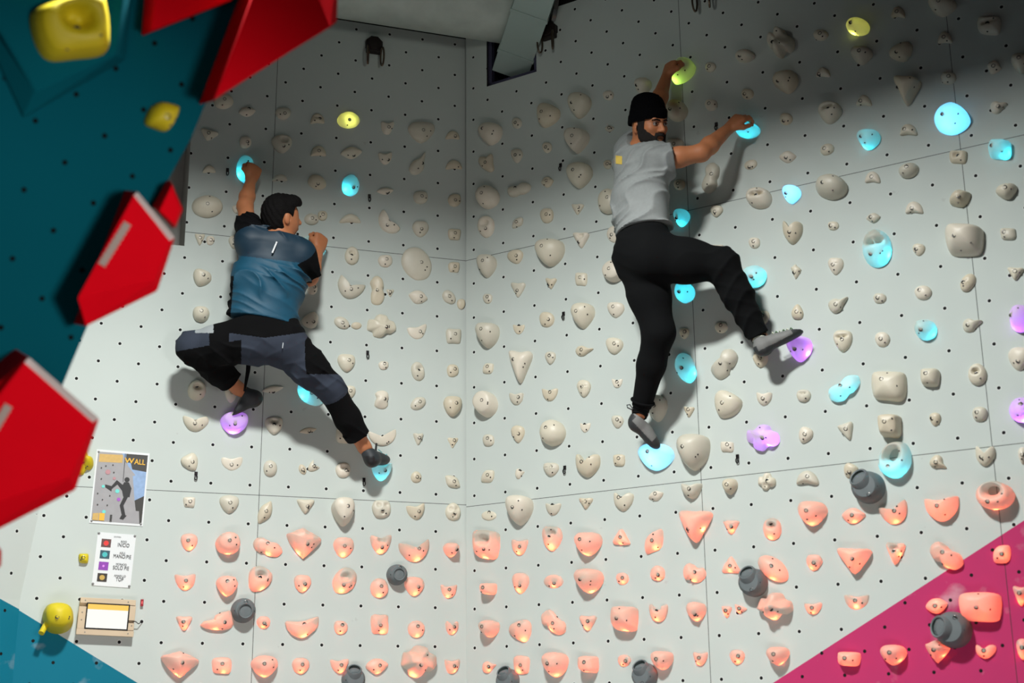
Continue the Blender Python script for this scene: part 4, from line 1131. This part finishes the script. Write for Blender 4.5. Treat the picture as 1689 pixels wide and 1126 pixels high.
body_obj('beard', Bd, .003, Mbeard, p2, lambda p: .0012*np.sin(p@np.array([400., 300, 200]))*np.sin(p@np.array([-250., 380, 310])), clipB, None, 1)
mb = MB(); mb.tube([hq(-.017, .0945, -.0615), hq(0, .0985, -.060), hq(.017, .0945, -.0615)], [.0012, .002, .0012], 6); mb.out('mouth_line', mat('mouth_dark', (70, 30, 28), .5), p2, Matrix.Identity(4))
# beanie with turned-up band
Bn = Body(.02); Bn.ell(hq(0, -.012, .045), (.086, .104, .100), HM2).ell(hq(0, -.025, .125), (.05, .06, .03), HM2, .05)
def clipN(p):
    q = (p-np.array(hd))@np.array(HM2); return -(q[:, 2]-.032+(.05-q[:, 1])*.22)
Mbe = mat('black_knit', (9, 9, 11), 1., spec=.05, bump=.6, bscale=220)
bea = body_obj('beanie', Bn, .0045, Mbe, p2, lambda p: .0015*np.sin(np.arctan2((p-np.array(hd))@np.array(hx), (p-np.array(hd))@np.array(fwd))*60), clipN, None, 1)
mb = MB(); rg = []; n_ = 40
for i in range(n_):
    a = 2*math.pi*i/n_; x, y = .084*math.sin(a), -.012+.103*math.cos(a); z = .032-(.05-y)*.22
    rg.append((x, y, z))
vs = []; fs = []
for lv, ro in ((0, 1.00), (0, 1.045), (.012, 1.065), (.042, 1.055), (.050, 1.02), (.052, .99)):
    vs += [hq(x*ro, (y+.012)*ro-.012, z+lv-.004) for x, y, z in rg]
for k in range(5): fs += [(k*n_+i, k*n_+(i+1) % n_, (k+1)*n_+(i+1) % n_, (k+1)*n_+i) for i in range(n_)]
mb.add(vs, fs); mb.out('beanie_band', Mbe, bea, Matrix.Identity(4), True)
# T-shirt
Mgy = mat('grey_melange', (140, 144, 143), .85, var=.10, scale=60, bump=.3, bscale=300)
S_ = Body(.035); hem = P(w, 1060, 380, .38); mid = P(w, 1056, 325, .37); up = P(w, 1052, 268, .35)
ac = (WR.U*.9+WR.N*.45).normalized()
S_.slab(hem, mid, (.150, .118), (.155, .12), ac).slab(mid, up, (.155, .12), (.148, .105), ac)
S_.limb(up, sL, .09, .078, .05).limb(up, sR, .09, .074, .05).limb(nk-_U*.06, nk-_U*.03, .08, .065, .04)
S_.limb(sL, sL.lerp(el, .4), .074, .066).limb(sR, sR.lerp(er, .36), .080, .078)
def clipS(p):
    d = -(p-np.array(hem))@np.array((mid-hem).normalized())-.012
    a = (p-np.array(sL.lerp(el, .4)))@np.array((el-sL).normalized())-.02; b = (p-np.array(sR.lerp(er, .32)))@np.array((er-sR).normalized())-.01
    n_ = np.where(np.linalg.norm(p-np.array(nk), axis=1) < .10, (p-np.array(nk))@np.array((hd-nk).normalized())-.002, -1)
    da = np.linalg.norm(p-np.array(sL.lerp(el, .5)), axis=1) < .13; db = np.linalg.norm(p-np.array(sR.lerp(er, .4)), axis=1) < .13
    return np.maximum(np.maximum(d, n_), np.maximum(np.where(da, a, -1), np.where(db, b, -1)))
shirt = body_obj('t_shirt', S_, .0055, [Mgy], p2, folds([((-.6*WR.U+.8*WR.V), 36, 1.), ((.2*WR.U-1.*WR.V), 50, .6)], .016, 5), clipS, None, 1)
mb = MB(); bv = BVHTree.FromObject(shirt, bpy.context.evaluated_depsgraph_get()) if False else BVHTree.FromPolygons([v.co for v in shirt.data.vertices], [tuple(p_.vertices) for p_ in shirt.data.polygons])
g = []
for iy in range(5):
    for ix in range(6):
        x, y = 1013+ix*2.6, 256+iy*3.4+ix*.3; h_ = bv.ray_cast(CAM, ray(x, y)); g.append(h_[0]+(CAM-h_[0]).normalized()*.002 if h_[0] else None)
fs = [(a, a+1, a+7, a+6) for iy in range(4) for ix in range(5) for a in [iy*6+ix] if all(g[k] is not None for k in (a, a+1, a+7, a+6)) and max((g[a]-g[k]).length for k in (a+1, a+7, a+6)) < .15]
mb.add([k if k is not None else Vector((0, 0, 0)) for k in g], fs); lg = mb.out('back_print', mat('print_mustard', (215, 185, 85), .8), shirt, Matrix.Identity(4))
# trousers
T_ = Body(.03); wst = P(w, 1060, 392, .38)
T_.slab(wst, hp, (.15, .115), (.155, .125), ac).limb(hp, hipL, .115, .115, .04).limb(hp, hipR, .115, .115, .04)
T_.chain([hipL, hipL.lerp(knL, .5), knL], [.120, .100, .078], .04).chain([knL, knL.lerp(anL, .4), knL.lerp(anL, .92)], [.078, .068, .050], .03)
T_.chain([hipR, hipR.lerp(knR, .5), knR], [.120, .105, .080], .04).chain([knR, knR.lerp(anR, .4), knR.lerp(anR, .95)], [.080, .070, .050], .03)
def clipT(p):
    out = np.maximum((p-np.array(wst))@np.array((wst-hp).normalized())-.035, -1)
    for k_, a_, f_ in ((knL, anL, .93), (knR, anR, .98)):
        q = k_.lerp(a_, f_); near = np.linalg.norm(p-np.array(q), axis=1) < .13
        out = np.maximum(out, np.where(near, (p-np.array(q))@np.array((a_-k_).normalized()), -1))
    return out
Mbk2 = mat('black_joggers', (15, 16, 17), .95, spec=.12, var=.1, scale=20)
pants = body_obj('trousers', T_, .0055, [Mbk2], p2, folds([((-.5*WR.U+.85*WR.V), 34, .9), ((.4*WR.U+1.*WR.V), 44, .6)], .009, 7), clipT, None, 1)
q = knL.lerp(anL, .86); d_ = (anL-knL).normalized(); o_ = d_.orthogonal().normalized(); o2 = d_.cross(o_)
mb = MB(); mb.tube([q+(o_*math.cos(a)+o2*math.sin(a))*.056 for a in [2*math.pi*i/20 for i in range(20)]], .006, 8, closed=True); mb.out('cuff_seam', Mbk2, pants, Matrix.Identity(4), True)
for k_, a_, e_ in ((knL, anL, P(w, 1054, 688, .17)), (knR, anR, P(w, 1257, 566, .13))):
    mb = MB(); mb.tube([k_.lerp(a_, .84), k_.lerp(a_, .95), a_, a_.lerp(e_, .8)], [.042, .043, .0415, .038], 20); sk = mb.out('sock', Mbk2, p2, Matrix.Identity(4), True)
    if k_ is knL: mb = MB(); mb.tube([a_+(e_-a_)*.02, a_+(e_-a_)*.18], [.0425, .0422], 20); mb.out('sock_stripe', mat('sock_stripe_red', (170, 70, 66), .8), sk, Matrix.Identity(4), True)
# shoes
Msg = mat('shoe_grey', (118, 118, 116), .65, var=.25, scale=30); Mrd = mat('shoe_sole_dark', (48, 50, 52), .55)
sh, f, u_, x_ = shoe('climbing_shoe', p2, P(w, 1046, 694, .17), P(w, 1082, 732, .085), Vector(VR_)+WR.U*.55, [Msg, Mrd], 1, .036, open_to=anL)
mb = MB(); mb.tube([P(w, 1043, 676, .2), P(w, 1035, 672, .2), P(w, 1034, 668, .2), P(w, 1039, 667, .2), P(w, 1044, 675, .2)], .003, 6); mb.out('heel_loop', Mrub, sh, Matrix.Identity(4), True)
sh, f, u_, x_ = shoe('climbing_shoe', p2, P(w, 1254, 576, .16), P(w, 1318, 544, .10), Vector(VR_)+Vector(NR)*.15, [Msg, Mrd], 1, .036, open_to=anR)
Mlc = mat('lace_green', (70, 110, 66), .7); Mlw = mat('lace_white', (215, 220, 200), .7)
for k in range(6):
    t = .38+.085*k; c = P(w, 1254, 576, .16).lerp(P(w, 1318, 544, .10), t)+u_*(.044-.004*k)
    mb = MB(); mb.tube([c-x_*.022-u_*.008, c+f*.01+u_*.003, c+x_*.022-u_*.008+f*.012], .0026, 6); mb.out('lace', Mlc if k % 2 else Mlw, sh, Matrix.Identity(4), True)
c = (P(w, 1254, 576, .16)+f*.02).lerp(anR, .62); d_ = (anR-P(w, 1254, 576, .16)).normalized(); o_ = d_.orthogonal().normalized(); o2 = d_.cross(o_)
mb = MB(); mb.tube([c+(o_*math.cos(a)+o2*math.sin(a))*.037 for a in [2*math.pi*i/20 for i in range(20)]], .0032, 6, closed=True); mb.out('collar_piping', Mlw, sh, Matrix.Identity(4), True)
# ------------------------------------------------------------ near teal panel with red volumes
FW = Wall(); FW.N = Vector((.50, -.80, -.33)).normalized(); FW.U = Vector((0, 0, 1)).cross(FW.N).normalized(); FW.V = FW.N.cross(FW.U); FW.O = at(200, 400, 4.3); FW.u0 = FW.v0 = 0
FW.M = Matrix(((FW.U.x, FW.V.x, FW.N.x, FW.O.x), (FW.U.y, FW.V.y, FW.N.y, FW.O.y), (FW.U.z, FW.V.z, FW.N.z, FW.O.z), (0, 0, 0, 1))); FW.I = FW.M.inverted()
Mtp = wallmat('near_panel_teal', FW, (), (), None, True, (0, 84, 97))
poly = [(436, -60), (315, 228), (280, 292), (143, 540), (100, 642), (30, 800), (-80, 1000), (-300, 1000), (-300, -60)]
q = [Lc(FW, *p) for p in poly]; n = len(q)
vs = [(p.x, p.y, 0) for p in q]+[(p.x, p.y, -.12) for p in q]
Mtp.node_tree.nodes['Principled BSDF'].inputs['Specular IOR Level'].default_value = .04
mobj('wall_near_panel', vs, [tuple(range(n))[::-1], tuple(range(n, 2*n))]+[(i, (i+1) % n, (i+1) % n+n, i+n) for i in range(n)], Mtp, mw=FW.M, smooth=False)['kind'] = 'structure'
Mred = mat('red_volume_paint', (222, 0, 22), .85, var=.08, scale=6, spec=.08); Mgr = mat('grip_texture', (178, 160, 150), .95, bump=.8, bscale=400)
Mtv = mat('teal_volume_paint', (0, 88, 100), .9, var=.1, scale=5, spec=.08)
Mpale = mat('bare_edge_lit', (236, 222, 216), .7)  # bare plywood edges, with the lamp's glare put into the pale colour
def volume(label, top_, rim, h1, h2, m, name='red_volume', group='red volumes on the near panel', pale=False):
    """flat-faced plywood wedge: top polygon h1 above the panel, rim polygon h2 above it, and its foot"""
    t = [Lc(FW, x, y, h1) for x, y in top_]; r = [Lc(FW, x, y, h2) for x, y in rim]; k = len(t)
    c = sum((Vector((p.x, p.y)) for p in t), Vector((0, 0)))/k
    foot = [Vector((c.x+(p.x-c.x)*1.02, c.y+(p.y-c.y)*1.02, 0)) for p in r]
    v = t+r+foot; f = [tuple(range(k))]
    for a in range(k):
        b = (a+1) % k; f += [(a, b, b+k, a+k), (a+k, b+k, b+2*k, a+2*k)]
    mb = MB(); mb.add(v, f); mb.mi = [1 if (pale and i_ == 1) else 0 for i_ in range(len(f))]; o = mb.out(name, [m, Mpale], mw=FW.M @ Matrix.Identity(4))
    bv = o.modifiers.new('edge', 'BEVEL'); bv.width = .006; bv.segments = 2; bv.limit_method = 'ANGLE'
    return setp(o, label, 'climbing volume', group)
def onplane(o, pts_px, h, name, m, th=.004):
    q = [Lc(FW, x, y, h) for x, y in pts_px]; k = len(q)
    mb = MB(); mb.add([Vector((p.x, p.y, h)) for p in q]+[Vector((p.x, p.y, h+th)) for p in q], [tuple(range(k)), tuple(range(k, 2*k))]+[(i, (i+1) % k, (i+1) % k+k, i+k) for i in range(k)])
    return mb.out(name, m, o, FW.M)
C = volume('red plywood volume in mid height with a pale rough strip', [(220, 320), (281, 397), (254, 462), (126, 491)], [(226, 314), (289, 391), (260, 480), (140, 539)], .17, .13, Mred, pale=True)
def strip(x0, y0, x1, y1, wd, k=9):
    d = Vector((x1-x0, y1-y0)); L = d.length; d /= L; nn = Vector((-d.y, d.x)); a = []; b = []
    for i in range(k*2+1):
        t = L*i/(k*2); s = wd*(1+.16*(-1)**i); p = Vector((x0, y0))+d*t; a.append(p+nn*s/2); b.append(p-nn*s/2)
    return [tuple(p) for p in a+b[::-1]]
onplane(C, strip(167, 437, 210, 368, 13), .17, 'grip_strip', Mgr)
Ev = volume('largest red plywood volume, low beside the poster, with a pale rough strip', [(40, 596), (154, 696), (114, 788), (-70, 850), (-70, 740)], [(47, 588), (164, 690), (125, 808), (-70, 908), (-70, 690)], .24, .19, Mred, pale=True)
onplane(Ev, strip(-12, 712, 14, 668, 14, 6), .24, 'grip_strip', Mgr)
volume('long pointed red volume hanging from the top beside the grey duct', [(441, -70), (353, 162), (546, 44), (500, -70)], [(438, -70), (350, 167), (556, 36), (560, -70)], .22, .12, Mred)
volume('short red volume cut off by the top of the frame', [(262, -60), (248, 52), (378, 0), (420, -60)], [(256, -60), (247, 54), (382, 1), (430, -60)], .12, .08, Mred)
volume('small pinkish red volume peeping out behind the striped one', [(283, 304), (298, 344), (288, 372), (262, 348)], [(281, 297), (302, 345), (289, 377), (256, 340)], .10, .03, Mred)
volume('tiny red volume corner showing at the outer frame edge above the teal paint', [(-40, 890), (0, 908), (-3, 930), (-40, 950)], [(-40, 884), (3, 906), (2, 934), (-40, 956)], .10, .06, Mred)
volume('teal wedge-shaped volume carrying the big yellow hold', [(-80, -80), (215, -80), (190, 92), (60, 150)], [(-90, -90), (222, -90), (206, 97), (40, 192)], .06, .01, Mtv, 'teal_volume', 'teal volumes')
# yellow holds on the near panel
FV = Wall(); FV.__dict__.update(FW.__dict__); FV.O = FW.O+FW.N*.055; FV.M = FW.M.copy(); FV.M.translation = FV.O; FV.I = FV.M.inverted()
y1, _ = hold(FV, 120, 48, 130, 108, 'q', flags=('p', 'T'), rot=12, Hc=10, label='big blurred yellow knobbly hold on the teal wedge, nearest the camera', seed=911, matl=Mye, name='climbing_hold', group='yellow holds')
hold(FW, 270, 192, 62, 50, 'w', flags=(), rot=20, Hc=6, label='yellow leaf-like hold alone on the teal near panel', seed=913, matl=Mye, name='climbing_hold', group='yellow holds')

# ------------------------------------------------------------ poster, legend, tablet
Mwh = mat('paper_white', (225, 228, 228), .5); Mpin = mat('pin_grey', (120, 120, 118), .4, .6)
Mbk = mat('print_black', (28, 26, 28), .5); Myl = mat('print_yellow', (235, 180, 50), .5)
def sheet(name, label, cat, tl, tr, bl, m, th=.003, off=.002):
    a, b, c = (P(WL, *p, off) for p in (tl, tr, bl)); x = (b-a); y = (a-c); wd, ht = x.length, y.length
    x.normalize(); y = (y-x*y.dot(x)).normalized(); z = x.cross(y)
    M = Matrix(((x.x, y.x, z.x, c.x), (x.y, y.y, z.y, c.y), (x.z, y.z, z.z, c.z), (0, 0, 0, 1)))
    mb = MB(); mb.box((wd/2, ht/2, 0), (wd, ht, th)); o = setp(mb.out(name, m, mw=M), label, cat); return o, M, wd, ht
def lay(o, M, name, polys, mats_, z=.0025):
    """printed areas: list of (points, material index, level)"""
    mb = MB()
    for k, (pts, mi) in enumerate(polys): mb.add([Vector((x, y, z+.00012*k)) for x, y in pts], [tuple(range(len(pts)))], mi)
    me = bpy.data.meshes.new(name); me.from_pydata([tuple(v) for v in mb.v], [], mb.f)
    for m in mats_: me.materials.append(m)
    me.polygons.foreach_set('material_index', mb.mi); return link(name, me, o, M)
def text(o, M, s, x, y, size, m, z=.0045, wx=1., align='CENTER', bold=.0):
    c = bpy.data.curves.new('lettering', 'FONT'); c.body = s; c.size = size; c.align_x = align; c.extrude = .0002; c.offset = bold; c.materials.append(m)
    t0 = bpy.data.objects.new('lettering_curve', c); COL.objects.link(t0); bpy.context.view_layer.update()
    me = bpy.data.meshes.new_from_object(t0.evaluated_get(bpy.context.evaluated_depsgraph_get())); bpy.data.objects.remove(t0)
    t = bpy.data.objects.new('lettering', me); COL.objects.link(t); t.parent = o
    t.matrix_basis = parent_world(o).inverted() @ M @ Matrix.Translation((x, y, z)) @ Matrix.Diagonal((wx, 1, 1, 1)); return t
o, M, wd, ht = sheet('poster', 'poster of a dark-clad climber on a grey wall with yellow lettering, above the colour legend', 'poster', (163, 741), (250, 748), (147, 862), Mwh)
X = lambda a: a*wd
Y = lambda b: (1-b)*ht
cols = [mat('print_grey', (158, 156, 158), .5, var=.12, scale=22), mat('print_blue', (140, 168, 205), .5, var=.25, scale=50), mat('print_dark', (52, 50, 46), .5), Mbk, mat('print_pale_yellow', (205, 168, 95), .5, var=.15, scale=60), mat('print_cyan', (110, 215, 205), .5), mat('print_purple', (165, 90, 190), .5), mat('print_pink', (185, 135, 140), .5), Myl]
def pp(l): return [(X(a), Y(b)) for a, b in l]
def blob(x, y, r): return [(X(x)+r*wd*math.cos(k), Y(y)+r*wd*math.sin(k)) for k in [2*math.pi*i/10 for i in range(10)]]
polys = [(pp([(.03, .03), (.97, .03), (.97, .97), (.03, .97)]), 0), (pp([(.48, .03), (.97, .03), (.97, .3), (.8, .34), (.62, .2)]), 1), (pp([(.56, .03), (.97, .03), (.97, .26), (.70, .24), (.66, .15), (.56, .15)]), 2),
 (pp([(.72, .33), (.97, .27), (.97, .60), (.80, .66)]), 1), (pp([(.80, .66), (.97, .59), (.97, .97), (.93, .97), (.9, .8), (.84, .8)]), 2),
 (pp([(.06, .06), (.5, .05), (.5, .16), (.06, .17)]), 4),
 (pp([(.535, .03), (.548, .03), (.555, .42), (.545, .42)]), 3),
 (blob(.62, .385, .05), 3), (pp([(.57, .42), (.66, .42), (.72, .5), (.70, .62), (.58, .62), (.53, .5)]), 3), (pp([(.57, .47), (.43, .40), (.33, .50), (.35, .53), (.45, .46), (.56, .55)]), 3), (pp([(.36, .49), (.22, .47), (.23, .51), (.35, .56)]), 3),
 (pp([(.60, .60), (.68, .60), (.60, .74), (.66, .88), (.60, .90), (.53, .74)]), 3), (pp([(.58, .87), (.68, .87), (.62, .93), (.55, .92)]), 3),
 (blob(.25, .84, .035), 5), (blob(.19, .50, .03), 5), (blob(.46, .55, .04), 5), (blob(.50, .66, .035), 6), (blob(.25, .30, .05), 7), (blob(.38, .38, .03), 7)]
for a, b in ((.12, .25), (.2, .22), (.33, .2), (.14, .4), (.1, .6), (.2, .68), (.33, .62), (.3, .75), (.36, .3), (.12, .75)): polys.append((blob(a, b, .014), 2))
polys += [(pp([(.05, .87), (.16, .86), (.16, .96), (.05, .96)]), 4), (pp([(.17, .86), (.27, .86), (.27, .96), (.17, .96)]), 8)]
for k in range(3): polys.append((pp([(.37, .875+.032*k), (.41, .875+.032*k), (.41, .90+.032*k), (.37, .90+.032*k)]), 2))
lay(o, M, 'picture', polys, cols)
text(o, M, 'W', X(.63), Y(.155), .036, Myl, wx=1.2, bold=.0008); text(o, M, 'ALL', X(.83), Y(.165), .038, Myl, wx=.85, bold=.0006); text(o, M, 'S', X(.105), Y(.955), .034, Myl, wx=1.0)
for x, y in ((.04, .03), (.96, .97), (.04, .97)): mb = MB(); mb.lathe([(.005, .003), (.005, .006), (.0001, .007)], 10, Matrix.Translation((X(x), Y(y), 0))); mb.out('pin', Mpin, o, M)
o, M, wd, ht = sheet('legend_sign', 'white sheet with four coloured squares explaining the light colours, under the poster', 'sign', (161, 877), (224, 882), (151, 965), Mwh)
X = lambda a: a*wd
Y = lambda b: (1-b)*ht
cl = [mat('ink_'+n, c, .5, var=.2, scale=60) for n, c in (('brown', (96, 62, 60)), ('red', (225, 50, 45)), ('slate', (44, 84, 96)), ('cyan', (70, 185, 185)), ('violet', (140, 60, 170)), ('lilac', (225, 140, 240)), ('black', (50, 42, 34)), ('amber', (200, 165, 80)))]
pl = []
for k in range(4):
    y0 = .12+.215*k; x0 = .12-.0*k; pl += [(pp([(x0, y0), (x0+.25, y0), (x0+.25, y0+.155), (x0, y0+.155)]), 2*k), (blob(x0+.125, y0+.078, .07 if k != 2 else .03), 2*k+1)]
lay(o, M, 'colour_squares', pl, cl)
text(o, M, 'LEYENDA', X(.52), Y(.075), .008, Mbk)
for k, (a, b) in enumerate((('ROJO', 'INICIO'), ('AZUL', 'MANO/PIE'), ('MORADO', 'SOLO PIE'), ('AMARILLO', 'TOP'))):
    text(o, M, a, X(.70), Y(.165+.215*k), .0145, Mbk, wx=.8); text(o, M, b, X(.70), Y(.245+.215*k), .026, Mbk, wx=.72)
for x, y in ((.03, .02), (.97, .02), (.03, .97), (.97, .97)): mb = MB(); mb.lathe([(.006, .002), (.006, .005), (.0001, .006)], 10, Matrix.Translation((X(x), Y(y), 0))); mb.out('pin', Mpin, o, M)
Mwd = mat('pale_pine', (205, 184, 155), .6, var=.12, scale=9)
a, b, c = (P(WL, *p, .035) for p in ((130, 985), (224, 990), (125, 1046))); x = b-a; y = a-c; wd, ht = x.length, y.length; x.normalize(); y = (y-x*y.dot(x)).normalized(); z = x.cross(y)
M = Matrix(((x.x, y.x, z.x, c.x), (x.y, y.y, z.y, c.y), (x.z, y.z, z.z, c.z), (0, 0, 0, 1)))
o = empty('wall_tablet', M, label='glowing tablet with a yellow header bar in a pale pine frame screwed to the panel', cat='tablet')
mb = MB(); mb.box((wd/2, ht/2, -.022), (wd*.98, ht*.9, .024)); mb.out('backing_board', Mwd, o, M)
for nm_, cc, dd in (('frame_board', (wd*.5, ht*.93, 0), (wd*.97, ht*.15, .02)), ('frame_board', (wd*.5, ht*.08, 0), (wd, ht*.16, .02)), ('frame_board', (wd*.07, ht*.46, 0), (wd*.13, ht*.6, .02)), ('frame_board', (wd*.94, ht*.64, 0), (wd*.11, ht*.4, .02)), ('frame_board', (wd*.94, ht*.27, 0), (wd*.11, ht*.2, .02))):
    mb = MB(); mb.box(cc, dd, bev=.002); mb.out(nm_, Mwd, o, M)
mb = MB(); mb.box((wd*.51, ht*.515, .004), (wd*.76, ht*.72, .016), bev=.003); mb.out('tablet_body', Mb, o, M)
mb = MB(); mb.box((wd*.51, ht*.515, .0125), (wd*.71, ht*.64, .001)); s = mb.out('screen', emit('screen_white', (255, 253, 244), 1.0), o, M)
mb = MB(); mb.box((wd*.51, ht*.765, .0135), (wd*.71, ht*.14, .001)); mb.out('header_bar', emit('screen_yellow', (255, 205, 90), 1.0), o, M)
for k, (xx, yy) in enumerate(((.1, .93), (.85, .94), (.07, .6), (.07, .4), (.15, .07), (.9, .08), (.95, .3))):
    mb = MB(); mb.lathe([(.003, .009), (.003, .0115), (.0001, .012)], 8, Matrix.Translation((wd*xx, ht*yy, 0))); mb.out('screw', Mpin, o, M)
mb = MB(); mb.tube([M @ Vector((wd*.9, ht*.45, 0)), M @ Vector((wd*1.02, ht*.42, .0)), M @ Vector((wd*1.07, ht*.37, -.01)), P(WL, 236, 1024, .004)], .0022, 6); mb.out('cable', Mb, o, Matrix.Identity(4), True)
c = P(WL, 234, 994); MW = WL.M.copy(); MW.translation = c
mb = MB(); mb.box((0, 0, .008), (.014, .034, .016), bev=.002); r = setp(mb.out('signal_button', mat('button_red', (150, 20, 35), .4), mw=MW), 'tiny red box with a lit window beside the tablet frame', 'button')
mb = MB(); mb.box((0, 0, .0165), (.005, .012, .001)); mb.out('lit_window', emit('button_glow', (255, 110, 110), 1.2), r, MW)

# ------------------------------------------------------------ belay anchors with two carabiners each
Mst = mat('carabiner_steel', (120, 105, 90), .3, .9); Mdk = mat('anchor_plate', (34, 24, 22), .6, .3)
for w_, x, y, tag in ((WL, 616, 76, 'left of the corner seam'), (WR, 908, 52, 'close beside the grey duct trunk'), (WR, 1163, -18, 'cut by the frame top above the grey climber')):
    c = Lc(w_, x, y); MW = w_.M @ Matrix.Translation(Vector((c.x, c.y, 0)))
    mb = MB(); mb.lathe([(.052, 0), (.052, .03), (.04, .045), (.0001, .048)], 8, Matrix.Rotation(math.pi/8, 4, 'Z')); mb.box((0, -.03, .02), (.09, .05, .04), bev=.008)
    o = setp(mb.out('belay_anchor', Mdk, mw=MW), 'dark belay anchor with two steel carabiners, '+tag, 'anchor', 'belay anchors')
    for s in (-1, 1):
        ring_ = []
        for k in range(20):
            a = 2*math.pi*k/20; ring_.append((s*.042+.006*math.sin(a)*s, -.085+.058*math.cos(a), .05+.017*math.sin(a)))
        mb = MB(); mb.tube(ring_, .0055, 8, closed=True); mb.out('carabiner', Mst, o, MW, True)
